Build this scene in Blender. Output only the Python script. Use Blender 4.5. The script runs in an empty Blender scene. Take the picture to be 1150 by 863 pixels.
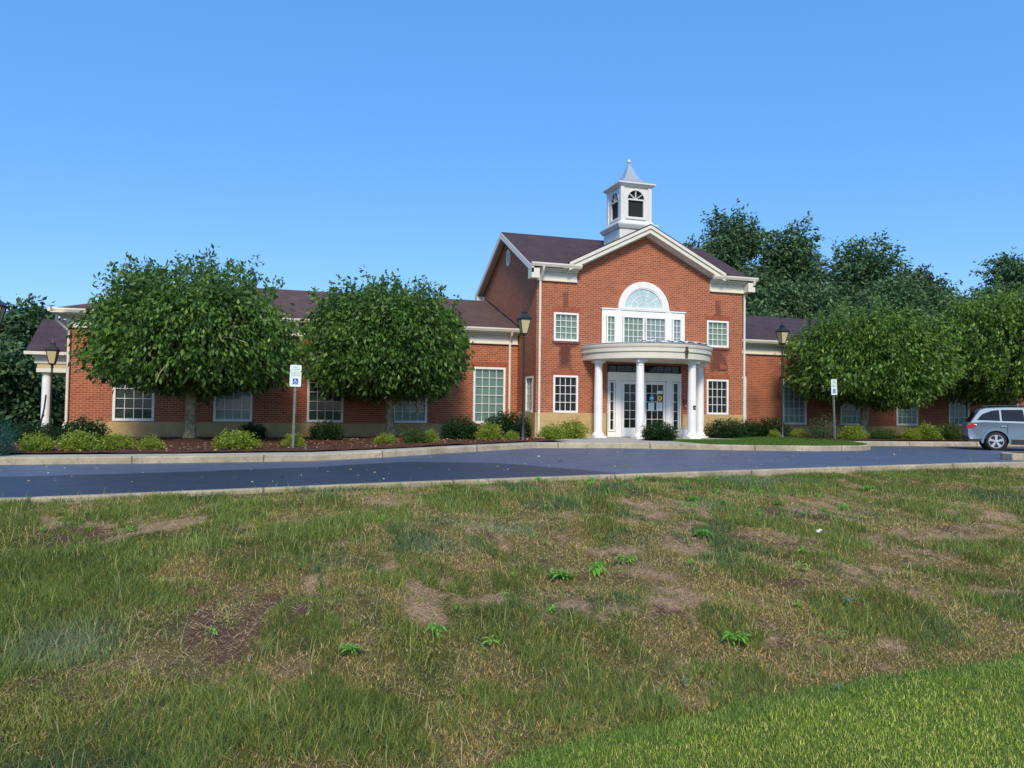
import bpy, bmesh, math, random
import numpy as np
from mathutils import Vector, Matrix
R = math.radians
C = bpy.context.scene.collection
S = bpy.context.scene

# ---------------------------------------------------------------- camera, sky, sun, exposure
cam_d = bpy.data.cameras.new('camera'); cam = bpy.data.objects.new('camera', cam_d); C.objects.link(cam)
yaw, pitch, roll = .307, .036, .012
fwd = Vector((math.sin(yaw)*math.cos(pitch), math.cos(yaw)*math.cos(pitch), math.sin(pitch)))
rgt = Vector((math.cos(yaw), -math.sin(yaw), 0)); upv = rgt.cross(fwd)
r2 = rgt*math.cos(roll) + upv*math.sin(roll); u2 = -rgt*math.sin(roll) + upv*math.cos(roll)
cam.matrix_world = Matrix(((r2.x, u2.x, -fwd.x, 0), (r2.y, u2.y, -fwd.y, 0), (r2.z, u2.z, -fwd.z, 0), (0, 0, 0, 1)))
cam_d.sensor_width = 36; cam_d.lens = 876.7/1150*36; cam_d.clip_end = 3000; cam_d.clip_start = .05
S.camera = cam
SUN_EL, SUN_AZ = R(41), R(194)            # azimuth clockwise from +Y: behind the camera, to the left
W = bpy.data.worlds.new('World'); S.world = W; W.use_nodes = True
nt = W.node_tree; bg = nt.nodes['Background']; sky = nt.nodes.new('ShaderNodeTexSky')
sky.sky_type = 'NISHITA'; sky.sun_disc = False; sky.sun_elevation = SUN_EL; sky.sun_rotation = SUN_AZ
sky.air_density = 1.0; sky.dust_density = .6; sky.ozone_density = 2.2
hs = nt.nodes.new('ShaderNodeHueSaturation'); hs.inputs['Saturation'].default_value = 1.22; hs.inputs['Hue'].default_value = .507; nt.links.new(sky.outputs[0], hs.inputs['Color'])
mx = nt.nodes.new('ShaderNodeMix'); mx.data_type = 'RGBA'; mx.inputs[0].default_value = .6; mx.inputs[7].default_value = (.52, 1.88, 4.3, 1)   # hazy even blue of the summer sky
nt.links.new(hs.outputs[0], mx.inputs[6])
nt.links.new(mx.outputs[2], bg.inputs[0]); bg.inputs[1].default_value = .15
sd = bpy.data.lights.new('sun', 'SUN'); sd.energy = 2.6; sd.angle = R(13); sd.color = (1, .88, .70)
so = bpy.data.objects.new('sun', sd); C.objects.link(so)
sv = Vector((math.sin(SUN_AZ)*math.cos(SUN_EL), math.cos(SUN_AZ)*math.cos(SUN_EL), math.sin(SUN_EL)))
so.rotation_euler = sv.to_track_quat('Z', 'Y').to_euler(); so.location = sv*40
S.view_settings.view_transform = 'Standard'; S.view_settings.look = 'None'
S.view_settings.exposure = .55; S.view_settings.gamma = 1

# ---------------------------------------------------------------- noise
def vnoise(x, y, scale, seed, octaves=3):
    x = np.asarray(x, float); y = np.asarray(y, float); out = 0; amp = 1; tot = 0
    for o in range(octaves):
        rs = np.random.RandomState(seed*31+o); g = rs.rand(256, 256)
        X = x/scale*(2**o)+91.3; Y = y/scale*(2**o)+57.1
        xi = np.floor(X).astype(int); yi = np.floor(Y).astype(int); fx = X-xi; fy = Y-yi
        fx = fx*fx*(3-2*fx); fy = fy*fy*(3-2*fy)
        a = g[xi % 256, yi % 256]; b = g[(xi+1) % 256, yi % 256]; c = g[xi % 256, (yi+1) % 256]; d = g[(xi+1) % 256, (yi+1) % 256]
        out = out + amp*((a*(1-fx)+b*fx)*(1-fy)+(c*(1-fx)+d*fx)*fy); tot += amp; amp *= .5
    return out/tot
def sstep(a, b, x): t = np.clip((np.asarray(x, float)-a)/(b-a), 0, 1); return t*t*(3-2*t)

# ---------------------------------------------------------------- terrain
NEARX = [-40, -3, 1.5, 4.6, 8, 11.6, 14.9, 18, 60]; NEARY = [11.6, 11.75, 12.3, 12.5, 12.65, 13.2, 13.75, 13.95, 14.0]
FARX = [-40, -6.5, -5.8, 1.2, 2.9, 4.9, 8, 10.9, 14.5, 16.5, 18.3, 19.2, 19.7, 20.1, 20.8, 21.6, 25.5, 60]
FARY = [19.3, 19.3, 19.9, 19.8, 20.1, 21.1, 22.75, 22.5, 20.8, 20.3, 20.5, 21.1, 21.9, 22.9, 23.55, 23.8, 23.2, 23.0]
def Yn(x): return np.interp(x, NEARX, NEARY)
def Yf(x): return np.interp(x, FARX, FARY)
def Ye(x): return np.interp(x, [-12, -4, .95, 1.73, 2.13, 3.52, 5.05, 9, 30], [1.6, 2.7, 3.5, 3.8, 3.86, 4.04, 4.16, 4.4, 5.0])
def zroad(x, y):
    zn = np.interp(x, [-3, 0, 4.6, 8, 20], [-1.26, -1.22, -1.15, -1.1, -1.07]); zf = np.interp(x, [-5, -2, 1.2, 2.9, 5, 8, 40], [-1.3, -1.29, -1.26, -1.2, -1.15, -1.1, -1.1])
    t = np.clip((np.asarray(y, float)-12.3)/7.7, 0, 1); return zn*(1-t)+zf*t
def zbed(x, y):
    yf = Yf(x); zc = zroad(x, yf)+.16
    zb = np.interp(x, [-9, -6.6, 8, 10, 18.9, 40], [-1.5, -1.08, -1.04, -.93, -.93, -.9])
    t = np.clip((y-yf)/np.maximum(29-yf, 1), 0, 1); return zc*(1-t)+zb*t
TREES = [(-2.2, 26.4), (4.3, 28.0), (24.3, 27.2), (32.0, 26.6)]
def tz(x, y):
    x = np.asarray(x, float); y = np.asarray(y, float)
    ye = Ye(x); yn = Yn(x); t = np.clip((y-ye)/(yn-.3-ye), 0, 1)
    top = zroad(x, yn)+np.interp(x, [-3, 5, 9, 20], [.01, .0, -.05, -.09])
    bumps = (vnoise(x, y, 1.1, 5)-.5)*.20+(vnoise(x, y, .4, 6, 3)-.5)*.09
    zb = -1.65+(top+1.65)*(1-(1-t)**1.25)+bumps*np.sin(np.pi*np.clip(t, 0, 1))**.5
    zl = -1.65+(vnoise(x, y, 1.5, 7)-.5)*.05
    z = np.where(y < ye, zl, zb)
    z = np.where(y > yn-.2, zroad(x, y)-.07, z)
    z = np.where(y > Yf(x)+.1, zbed(x, y)-np.where((x > -8.9) & (x < 44) & (y < 30), .2, .03), z)
    out = sstep(60, 400, np.hypot(x-12, y-28)); return z*(1-out)-1.5*out

# ---------------------------------------------------------------- mesh helpers
class MB:
    def __init__(s): s.v = []; s.f = []; s.m = None; s.smooth = False
    def add(s, vs, fs):
        o = len(s.v); s.v += [tuple(map(float, v)) for v in vs]; s.f += [tuple(i+o for i in f) for f in fs]; return s
    def box(s, x0, x1, y0, y1, z0, z1, T=None):
        vs = [(x, y, z) for z in (z0, z1) for y in (y0, y1) for x in (x0, x1)]
        if T: vs = [T(*v) for v in vs]
        return s.add(vs, [(0, 2, 3, 1), (4, 5, 7, 6), (0, 1, 5, 4), (2, 6, 7, 3), (0, 4, 6, 2), (1, 3, 7, 5)])
    def prism(s, pts, d0, d1, T):      # polygon (a,b) swept in third coordinate; T(a,b,d)
        n = len(pts); vs = [T(a, b, d0) for a, b in pts]+[T(a, b, d1) for a, b in pts]
        return s.add(vs, [tuple(range(n))[::-1], tuple(range(n, 2*n))]+[(i, (i+1) % n, (i+1) % n+n, i+n) for i in range(n)])
    def tube(s, path, rad, n=8, cap=True):
        path = [Vector(p) for p in path]; rad = rad if hasattr(rad, '__len__') else [rad]*len(path); rings = []
        up = Vector((0, 0, 1)); o = len(s.v)
        for i, p in enumerate(path):
            d = (path[min(i+1, len(path)-1)]-path[max(i-1, 0)]).normalized()
            a = d.cross(up if abs(d.z) < .95 else Vector((1, 0, 0))).normalized(); b = d.cross(a)
            for k in range(n):
                t = 2*math.pi*k/n; s.v.append(tuple(p+(a*math.cos(t)+b*math.sin(t))*rad[i]))
        for i in range(len(path)-1):
            for k in range(n): s.f.append((o+i*n+k, o+i*n+(k+1) % n, o+(i+1)*n+(k+1) % n, o+(i+1)*n+k))
        if cap: s.f.append(tuple(o+k for k in range(n))[::-1]); s.f.append(tuple(o+(len(path)-1)*n+k for k in range(n)))
        return s
    def lathe(s, prof, c=(0, 0, 0), n=20, T=None, ph=0, square=False):
        o = len(s.v); k2 = 4 if square else n
        for r, z in prof:
            for k in range(k2):
                t = 2*math.pi*k/k2+(math.pi/4 if square else ph); rr = r*(math.sqrt(2) if square else 1)
                p = (c[0]+rr*math.cos(t), c[1]+rr*math.sin(t), c[2]+z); s.v.append(tuple(T(*p)) if T else p)
        for i in range(len(prof)-1):
            for k in range(k2): s.f.append((o+i*k2+k, o+i*k2+(k+1) % k2, o+(i+1)*k2+(k+1) % k2, o+(i+1)*k2+k))
        s.f.append(tuple(o+k for k in range(k2))[::-1]); s.f.append(tuple(o+(len(prof)-1)*k2+k for k in range(k2)))
        return s
    def build(s, name, mat, parent=None, off=(0, 0, 0), smooth=False, recalc=True, bevel=0):
        me = bpy.data.meshes.new(name)
        ox, oy, oz = off; me.from_pydata([(a-ox, b-oy, c-oz) for a, b, c in s.v], [], s.f)
        if recalc or bevel:
            bm = bmesh.new(); bm.from_mesh(me)
            if recalc: bmesh.ops.recalc_face_normals(bm, faces=bm.faces)
            bm.to_mesh(me); bm.free()
        if smooth:
            for p in me.polygons: p.use_smooth = True
            try: me.set_sharp_from_angle(angle=R(40))
            except Exception: pass
        me.materials.append(mat); o = bpy.data.objects.new(name, me); C.objects.link(o)
        if parent: o.parent = parent
        if bevel:
            b = o.modifiers.new('bevel', 'BEVEL'); b.width = bevel; b.segments = 2; b.limit_method = 'ANGLE'
        return o
def np_mesh(name, V, F, mat, cols=None, parent=None, smooth=False):
    """V (n,3) array; F (m,k) int array of equal-size faces, or list of such arrays"""
    Fs = F if isinstance(F, list) else [F]
    me = bpy.data.meshes.new(name); me.vertices.add(len(V)); me.vertices.foreach_set('co', np.asarray(V, np.float32).ravel())
    nl = sum(f.size for f in Fs); nf = sum(len(f) for f in Fs)
    me.loops.add(nl); me.loops.foreach_set('vertex_index', np.concatenate([f.ravel() for f in Fs]).astype(np.int32))
    me.polygons.add(nf); st = []; c = 0
    for f in Fs: st.append(c+np.arange(len(f))*f.shape[1]); c += f.size
    me.polygons.foreach_set('loop_start', np.concatenate(st).astype(np.int32))
    me.update(calc_edges=True)
    if smooth: me.polygons.foreach_set('use_smooth', np.ones(nf, bool))
    if cols is not None:
        a = me.color_attributes.new('tint', 'FLOAT_COLOR', 'POINT')
        cc = np.ones((len(V), 4), np.float32); cc[:, :3] = cols; a.data.foreach_set('color', cc.ravel())
    me.materials.append(mat); o = bpy.data.objects.new(name, me); C.objects.link(o)
    if parent: o.parent = parent
    return o
def tag(o, label=None, cat=None, group=None, kind=None):
    if label: o['label'] = label
    if cat: o['category'] = cat
    if group: o['group'] = group
    if kind: o['kind'] = kind
    return o
def thing(name, label, cat, loc=(0, 0, 0), group=None, rz=0):
    o = bpy.data.objects.new(name, None); C.objects.link(o); o.location = loc; o.rotation_euler = (0, 0, rz)
    o.empty_display_size = .2; return tag(o, label, cat, group)
def copy_tree(o, parent=None):
    c = o.copy(); C.objects.link(c)
    if parent: c.parent = parent
    for ch in [x for x in S.objects if x.parent == o]: copy_tree(ch, c)
    return c

# ---------------------------------------------------------------- materials
def mat(name, col=(.5, .5, .5), rough=.6, spec=.5, metal=0, coat=0):
    m = bpy.data.materials.new(name); m.use_nodes = True; b = m.node_tree.nodes['Principled BSDF']
    b.inputs['Base Color'].default_value = (*col, 1); b.inputs['Roughness'].default_value = rough
    b.inputs['Specular IOR Level'].default_value = spec; b.inputs['Metallic'].default_value = metal; b.inputs['Coat Weight'].default_value = coat
    return m
def N(m, t, **kw):
    n = m.node_tree.nodes.new(t)
    for k, v in kw.items():
        if k in n.inputs: n.inputs[k].default_value = v
        else: setattr(n, k, v)
    return n
def L(m, a, b): m.node_tree.links.new(a, b)
def BS(m): return m.node_tree.nodes['Principled BSDF']
def mixc(m, fac, a, b, mode='MIX'):
    n = N(m, 'ShaderNodeMix', data_type='RGBA', blend_type=mode)
    for i, v in ((0, fac), (6, a), (7, b)):
        if hasattr(v, 'is_output'): L(m, v, n.inputs[i])
        elif i == 0: n.inputs[0].default_value = v
        else: n.inputs[i].default_value = (*v, 1)
    return n.outputs[2]
def noise(m, scale, detail=4, vec=None, rough=.5):
    n = N(m, 'ShaderNodeTexNoise', Scale=scale, Detail=detail, Roughness=rough)
    v = vec if vec is not None else N(m, 'ShaderNodeNewGeometry').outputs['Position']
    L(m, v, n.inputs['Vector']); return n.outputs['Fac']
def ramp(m, fac, a, b):
    n = N(m, 'ShaderNodeMapRange'); n.inputs[1].default_value = a; n.inputs[2].default_value = b; L(m, fac, n.inputs[0]); return n.outputs[0]
def mathn(m, op, a, b=0.):
    n = N(m, 'ShaderNodeMath', operation=op)
    for i, v in ((0, a), (1, b)):
        if hasattr(v, 'is_output'): L(m, v, n.inputs[i])
        else: n.inputs[i].default_value = v
    return n.outputs[0]
def bump(m, h, strength=.3, dist=.02):
    n = N(m, 'ShaderNodeBump', Strength=strength, Distance=dist); L(m, h, n.inputs['Height']); L(m, n.outputs[0], BS(m).inputs['Normal'])
def noisy(name, c1, c2, scale, rough=.7, bstr=0, spec=.4, lo=.35, hi=.65, detail=5):
    m = mat(name, c1, rough, spec); f = noise(m, scale, detail); L(m, mixc(m, ramp(m, f, lo, hi), c1, c2), BS(m).inputs['Base Color'])
    if bstr: bump(m, f, bstr)
    return m

def brick_mat():
    m = mat('brick', rough=.85, spec=.25); g = N(m, 'ShaderNodeNewGeometry'); sp = N(m, 'ShaderNodeSeparateXYZ'); L(m, g.outputs['Position'], sp.inputs[0])
    x, y, z = sp.outputs; u = mathn(m, 'ADD', x, y); cb = N(m, 'ShaderNodeCombineXYZ'); L(m, u, cb.inputs[0]); L(m, z, cb.inputs[1])
    b = N(m, 'ShaderNodeTexBrick', Scale=1.0); b.inputs['Brick Width'].default_value = .215; b.inputs['Row Height'].default_value = .078
    b.inputs['Mortar Size'].default_value = .009; b.inputs['Mortar Smooth'].default_value = .2; b.inputs['Bias'].default_value = 0
    b.inputs['Color1'].default_value = (.40, .105, .048, 1); b.inputs['Color2'].default_value = (.26, .058, .030, 1); b.inputs['Mortar'].default_value = (.44, .28, .17, 1)
    L(m, cb.outputs[0], b.inputs['Vector'])
    n1 = noise(m, .55, 4); col = mixc(m, ramp(m, n1, .3, .75), b.outputs[0], (.30, .085, .048), 'MIX')
    col = mixc(m, .75, b.outputs[0], col) if False else mixc(m, mathn(m, 'MULTIPLY', ramp(m, n1, .45, .8), .35), b.outputs[0], (.22, .07, .045))
    # water stains running above and below the four small front windows
    st = None
    def blob(cx, cz, hw, hz, k):
        dx = mathn(m, 'DIVIDE', mathn(m, 'ABSOLUTE', mathn(m, 'SUBTRACT', x, cx)), hw)
        dz = mathn(m, 'DIVIDE', mathn(m, 'ABSOLUTE', mathn(m, 'SUBTRACT', z, cz)), hz)
        d = mathn(m, 'ADD', mathn(m, 'MAXIMUM', dx, dz), mathn(m, 'MULTIPLY', mathn(m, 'SUBTRACT', nz, .5), 1.1))
        return mathn(m, 'MULTIPLY', ramp(m, d, 1.15, .6), k)
    nz = noise(m, 5, 3)
    for a in ((11.0, 2.2, .26, .55, .85), (11.0, 4.3, .13, .42, .6), (17.72, 2.2, .42, .5, .75), (17.75, 4.25, .16, .45, .6), (11.0, 2.62, .55, .1, .7), (17.75, 2.62, .55, .1, .7)):
        s_ = blob(*a); st = s_ if st is None else mathn(m, 'MAXIMUM', st, s_)
    front = mathn(m, 'LESS_THAN', y, 28.2); st = mathn(m, 'MULTIPLY', st, front)
    col = mixc(m, st, col, (.075, .028, .022))
    L(m, col, BS(m).inputs['Base Color']); bump(m, b.outputs['Fac'], -.35, .01); return m
def stone_mat():
    m = mat('tan_stone', rough=.85, spec=.2); g = N(m, 'ShaderNodeNewGeometry'); sp = N(m, 'ShaderNodeSeparateXYZ'); L(m, g.outputs['Position'], sp.inputs[0])
    x, y, z = sp.outputs; u = mathn(m, 'ADD', x, y); cb = N(m, 'ShaderNodeCombineXYZ'); L(m, u, cb.inputs[0]); L(m, z, cb.inputs[1])
    b = N(m, 'ShaderNodeTexBrick', Scale=1.0, offset=.4); b.inputs['Brick Width'].default_value = .9; b.inputs['Row Height'].default_value = .31
    b.inputs['Mortar Size'].default_value = .007; b.inputs['Color1'].default_value = (.47, .33, .14, 1); b.inputs['Color2'].default_value = (.41, .28, .12, 1); b.inputs['Mortar'].default_value = (.33, .23, .11, 1)
    L(m, cb.outputs[0], b.inputs['Vector']); n1 = noise(m, 3, 5)
    col = mixc(m, ramp(m, n1, .35, .75), b.outputs[0], (.52, .38, .19)); L(m, col, BS(m).inputs['Base Color']); bump(m, n1, .35, .05); return m
def roof_mat(name, c1, c2):
    m = mat(name, rough=.9, spec=.2); g = N(m, 'ShaderNodeNewGeometry'); sp = N(m, 'ShaderNodeSeparateXYZ'); L(m, g.outputs['Position'], sp.inputs[0])
    x, y, z = sp.outputs; cb = N(m, 'ShaderNodeCombineXYZ'); L(m, mathn(m, 'ADD', x, mathn(m, 'MULTIPLY', y, .15)), cb.inputs[0]); L(m, mathn(m, 'MULTIPLY', z, 2.3), cb.inputs[1])
    b = N(m, 'ShaderNodeTexBrick', Scale=1.0); b.inputs['Brick Width'].default_value = .32; b.inputs['Row Height'].default_value = .14; b.inputs['Mortar Size'].default_value = .006
    b.inputs['Color1'].default_value = (*c1, 1); b.inputs['Color2'].default_value = (*c2, 1); b.inputs['Mortar'].default_value = tuple(v*.5 for v in c1)+(1,)
    L(m, cb.outputs[0], b.inputs['Vector']); n1 = noise(m, 1.6, 8, rough=.75); n2 = noise(m, 30, 2)
    col = mixc(m, ramp(m, n1, .3, .8), b.outputs[0], tuple(v*1.9 for v in c2)); col = mixc(m, mathn(m, 'MULTIPLY', n2, .5), col, tuple(v*.55 for v in c1))
    L(m, col, BS(m).inputs['Base Color']); bump(m, n2, .3, .01); return m
def leaf_mat(name, trans=.35, rough=.45):
    m = mat(name, rough=rough, spec=.35); a = N(m, 'ShaderNodeAttribute', attribute_name='tint'); L(m, a.outputs['Color'], BS(m).inputs['Base Color'])
    t = N(m, 'ShaderNodeBsdfTranslucent'); L(m, mixc(m, 1, a.outputs['Color'], (1.5, 1.6, .7), 'MULTIPLY'), t.inputs[0])
    mx = N(m, 'ShaderNodeMixShader'); mx.inputs[0].default_value = trans; out = m.node_tree.nodes['Material Output']
    L(m, BS(m).outputs[0], mx.inputs[1]); L(m, t.outputs[0], mx.inputs[2]); L(m, mx.outputs[0], out.inputs[0]); return m
def glass_mat():
    m = mat('glass', (.02, .025, .025), .03, .5); tr = N(m, 'ShaderNodeBsdfTransparent'); tr.inputs[0].default_value = (.8, .88, .85, 1)
    gl = N(m, 'ShaderNodeBsdfGlossy'); gl.inputs['Roughness'].default_value = .04; fr = N(m, 'ShaderNodeFresnel', IOR=1.6)
    f = mathn(m, 'MULTIPLY', fr.outputs[0], .6); bn = N(m, 'ShaderNodeBump', Strength=.06, Distance=.05); L(m, noise(m, 1.3, 2), bn.inputs['Height']); L(m, bn.outputs[0], gl.inputs['Normal'])
    mx = N(m, 'ShaderNodeMixShader'); L(m, f, mx.inputs[0]); L(m, tr.outputs[0], mx.inputs[1]); L(m, gl.outputs[0], mx.inputs[2]); L(m, mx.outputs[0], m.node_tree.nodes['Material Output'].inputs[0]); return m
def trim_mat(name, c):
    m = mat(name, c, .5, .4); n1 = noise(m, 2.5, 6); n2 = noise(m, 12, 4)
    col = mixc(m, mathn(m, 'MULTIPLY', ramp(m, n1, .45, .75), .35), c, tuple(v*k for v, k in zip(c, (.74, .7, .62)))); col = mixc(m, mathn(m, 'MULTIPLY', ramp(m, n2, .6, .8), .25), col, tuple(v*.6 for v in c))
    L(m, col, BS(m).inputs['Base Color']); return m
def blind_mat(name, c, vertical=True, per=.09):
    m = mat(name, c, .8, .2); g = N(m, 'ShaderNodeNewGeometry'); sp = N(m, 'ShaderNodeSeparateXYZ'); L(m, g.outputs['Position'], sp.inputs[0])
    a = mathn(m, 'ADD', sp.outputs[0], sp.outputs[1]) if vertical else sp.outputs[2]
    w = mathn(m, 'FRACT', mathn(m, 'DIVIDE', a, per)); w = ramp(m, w, .75, 1.0)
    n1 = noise(m, .8, 3)
    col = mixc(m, mathn(m, 'MULTIPLY', w, .5), c, tuple(v*.55 for v in c)); col = mixc(m, ramp(m, n1, .4, .7), col, tuple(v*.8 for v in c)); L(m, col, BS(m).inputs['Base Color']); return m
M = {}
M['brick'] = brick_mat(); M['stone'] = stone_mat()
M['soldier'] = noisy('soldier_brick', (.36, .10, .05), (.24, .06, .035), 9, .85)
M['stain_brick'] = noisy('sooty_brick', (.15, .045, .03), (.24, .07, .045), 7, .85)
M['roof'] = roof_mat('purple_shingle', (.046, .031, .038), (.064, .043, .050)); M['roofb'] = roof_mat('brown_shingle', (.075, .046, .042), (.096, .06, .054))
M['trim'] = trim_mat('cream_trim', (.72, .68, .58)); M['white'] = trim_mat('white_paint', (.80, .79, .76)); M['column'] = trim_mat('column_white', (.80, .80, .80))
M['porticopaint'] = trim_mat('weathered_cream_paint', (.66, .62, .52)); M['metalroof'] = mat('cupola_metal', (.40, .44, .50), .4, .5, .3)
M['cupola'] = trim_mat('cupola_paint', (.68, .68, .66)); M['soffit'] = mat('soffit_beige', (.55, .47, .38), .7)
M['yellow'] = mat('yellow_frieze', (.55, .42, .2), .7)
M['glass'] = glass_mat(); M['blind_green'] = blind_mat('pale_green_blind', (.50, .58, .46), True, .08); M['blind_teal'] = blind_mat('teal_blind', (.36, .50, .46), True, .1)
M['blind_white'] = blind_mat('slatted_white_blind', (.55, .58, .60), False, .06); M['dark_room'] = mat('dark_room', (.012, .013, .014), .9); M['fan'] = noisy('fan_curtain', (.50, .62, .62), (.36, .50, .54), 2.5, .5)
M['black'] = mat('black_metal', (.018, .017, .018), .45, .5); M['lampglass'] = mat('lantern_glass', (.55, .46, .26), .35, .5)
M['post'] = noisy('galvanised_post', (.16, .19, .17), (.10, .12, .11), 14, .55); M['signwhite'] = mat('sign_white', (.68, .78, .74), .45); M['signblue'] = mat('sign_blue', (.02, .07, .42), .4); M['signgreen'] = mat('sign_green', (.05, .32, .22), .5)
M['bark'] = noisy('bark', (.17, .14, .10), (.075, .062, .048), 11, .9, .6)
M['barkpale'] = noisy('lichen_bark', (.36, .32, .18), (.15, .12, .08), 9, .9, .6)
M['leaf'] = leaf_mat('leaf'); M['leaf_far'] = leaf_mat('far_leaf', .2, .65); M['grass'] = leaf_mat('grass_blade', .3, .8)
def asphalt(name, c, r):
    m = mat(name, c, r, .45); n1 = noise(m, 90, 3); n2 = noise(m, .9, 5); n3 = noise(m, 5, 5)
    vo = N(m, 'ShaderNodeTexVoronoi', Scale=.33, feature='DISTANCE_TO_EDGE'); g = N(m, 'ShaderNodeNewGeometry'); nd = N(m, 'ShaderNodeTexNoise', Scale=1.5, Detail=5); L(m, g.outputs['Position'], nd.inputs['Vector']); av = N(m, 'ShaderNodeVectorMath', operation='ADD'); L(m, g.outputs['Position'], av.inputs[0]); L(m, nd.outputs['Color'], av.inputs[1]); L(m, av.outputs[0], vo.inputs['Vector'])
    crk = mathn(m, 'MULTIPLY', mathn(m, 'LESS_THAN', vo.outputs['Distance'], .006), ramp(m, noise(m, .25, 2), .5, .6)); oil = ramp(m, noise(m, .5, 6, rough=.65), .62, .7)
    col = mixc(m, ramp(m, n2, .3, .7), c, tuple(v*1.25 for v in c)); col = mixc(m, mathn(m, 'MULTIPLY', crk, .7), col, (.012, .012, .014)); col = mixc(m, mathn(m, 'MULTIPLY', oil, .35), col, (.02, .022, .03)); col = mixc(m, mathn(m, 'MULTIPLY', ramp(m, n3, .55, .75), .3), col, tuple(v*.65 for v in c))
    L(m, col, BS(m).inputs['Base Color']); bump(m, n1, .25, .004); L(m, mathn(m, 'ADD', mathn(m, 'MULTIPLY', n3, .2), r-.1), BS(m).inputs['Roughness']); return m
M['asphalt'] = asphalt('asphalt', (.078, .095, .138), .5); M['asphalt_dark'] = asphalt('sealed_asphalt', (.028, .034, .050), .5)
def concrete(name, a, b_):
    m = mat(name, a, .85, .25); n1 = noise(m, 1.6, 6); n2 = noise(m, 14, 4)
    col = mixc(m, ramp(m, n1, .35, .65), a, b_); col = mixc(m, mathn(m, 'MULTIPLY', ramp(m, n2, .5, .75), .5), col, tuple(v*.5 for v in b_)); L(m, col, BS(m).inputs['Base Color']); bump(m, n2, .4, .02); return m
M['kerb'] = concrete('kerb_concrete', (.46, .39, .28), (.30, .26, .18))
def add_joints(m, per):
    g = N(m, 'ShaderNodeNewGeometry'); sp = N(m, 'ShaderNodeSeparateXYZ'); L(m, g.outputs['Position'], sp.inputs[0]); f = mathn(m, 'LESS_THAN', mathn(m, 'FRACT', mathn(m, 'DIVIDE', sp.outputs[0], per)), .012)
    old = BS(m).inputs['Base Color'].links[0].from_socket; L(m, mixc(m, mathn(m, 'MULTIPLY', f, .75), old, (.07, .06, .045)), BS(m).inputs['Base Color'])
    st = ramp(m, noise(m, 6, 4), .55, .7); low = ramp(m, noise(m, 1.1, 5), .4, .7); L(m, mixc(m, mathn(m, 'MULTIPLY', mathn(m, 'MULTIPLY', st, low), .6), BS(m).inputs['Base Color'].links[0].from_socket, (.10, .085, .06)), BS(m).inputs['Base Color'])
add_joints(M['kerb'], 2.9); M['walk'] = concrete('walk_concrete', (.46, .44, .38), (.38, .35, .29))
m = mat('mulch', rough=.95, spec=.1); n1 = noise(m, 28, 4); n2 = noise(m, 3, 4); col = mixc(m, ramp(m, n1, .3, .7), (.045, .018, .013), (.15, .062, .042)); L(m, mixc(m, ramp(m, n2, .45, .8), col, (.12, .075, .05)), BS(m).inputs['Base Color']); bump(m, n1, .9, .05); M['mulch'] = m
m = mat('soil_and_turf', rough=.95, spec=.1); a = N(m, 'ShaderNodeAttribute', attribute_name='tint'); n1 = noise(m, 30, 7, rough=.8); n2 = noise(m, 75, 3)
col = mixc(m, ramp(m, n1, .3, .7), (.30, .27, .26), (1.75, 1.72, 1.68)); col = mixc(m, 1, a.outputs['Color'], col, 'MULTIPLY'); L(m, col, BS(m).inputs['Base Color']); bump(m, n2, .8, .03); M['ground'] = m
M['turf'] = noisy('turf_base', (.06, .12, .02), (.04, .08, .02), 12, .9)

# ---------------------------------------------------------------- ground sheets
BARE = [(-1.81, 9.23, .42, .5, 0), (-1.3, 9.63, .75, .55, 1), (-.05, 6.3, 1.0, .95, 0), (.35, 5.9, .5, .4, 0), (-.5, 6.8, .5, .5, 0), (.45, 6.7, .35, .4, 1), (1.2, 6.0, .22, .75, 1), (5.3, 7.7, .5, .4, 1), (2.5, 4.6, .42, .3, 1), (4.36, 4.5, .42, .25, 1), (5.9, 6.3, .8, .28, 1),
        (6.5, 5.5, .7, .3, 1), (1.55, 10.3, .25, .5, 1), (4.6, 9.0, .2, .5, 1), (3.55, 4.7, .3, .2, 1), (2.9, 5.6, .5, .25, 1), (6.6, 8.6, .35, .7, 0), (7.8, 7.5, .7, .35, 1), (9.5, 8.2, .8, .45, 1), (3.4, 7.6, .35, .25, 1), (1.75, 3.62, .18, .1, 1), (-.3, 11.2, .6, .2, 1), (10.5, 9.6, .9, .3, 1), (2.1, 7.2, .4, .22, 1), (4.6, 5.9, .35, .2, 0)]
def bare(x, y):
    """0..1 how bare; second value 0 = brown soil, 1 = straw"""
    w = (vnoise(x, y*.5, .55, 11, 4)-.5)*1.9; b = np.zeros_like(x); k = np.zeros_like(x)
    for cx, cy, rx, ry, kind in BARE:
        d = np.sqrt(((x-cx)/rx)**2+((y-cy)/ry)**2)+w; v = 1-sstep(.5, .95, d); k = np.where(v > b, kind, k); b = np.maximum(b, v)
    n = sstep(.56, .64, vnoise(x, y*.6, .5, 12, 5))*.9*np.maximum(sstep(-1.5, 1.5, x), sstep(7.5, 9, y)); k = np.where(n > b, 1, k); b = np.maximum(b, n)
    f = vnoise(x, y*.5, .16, 14, 3); b = b*(.15+.85*sstep(.40, .55, f))
    k = np.where(vnoise(x, y*.5, .3, 15, 3) > .66, 0, k)
    on = (y > Ye(x)+.05); return b*on, k
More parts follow.
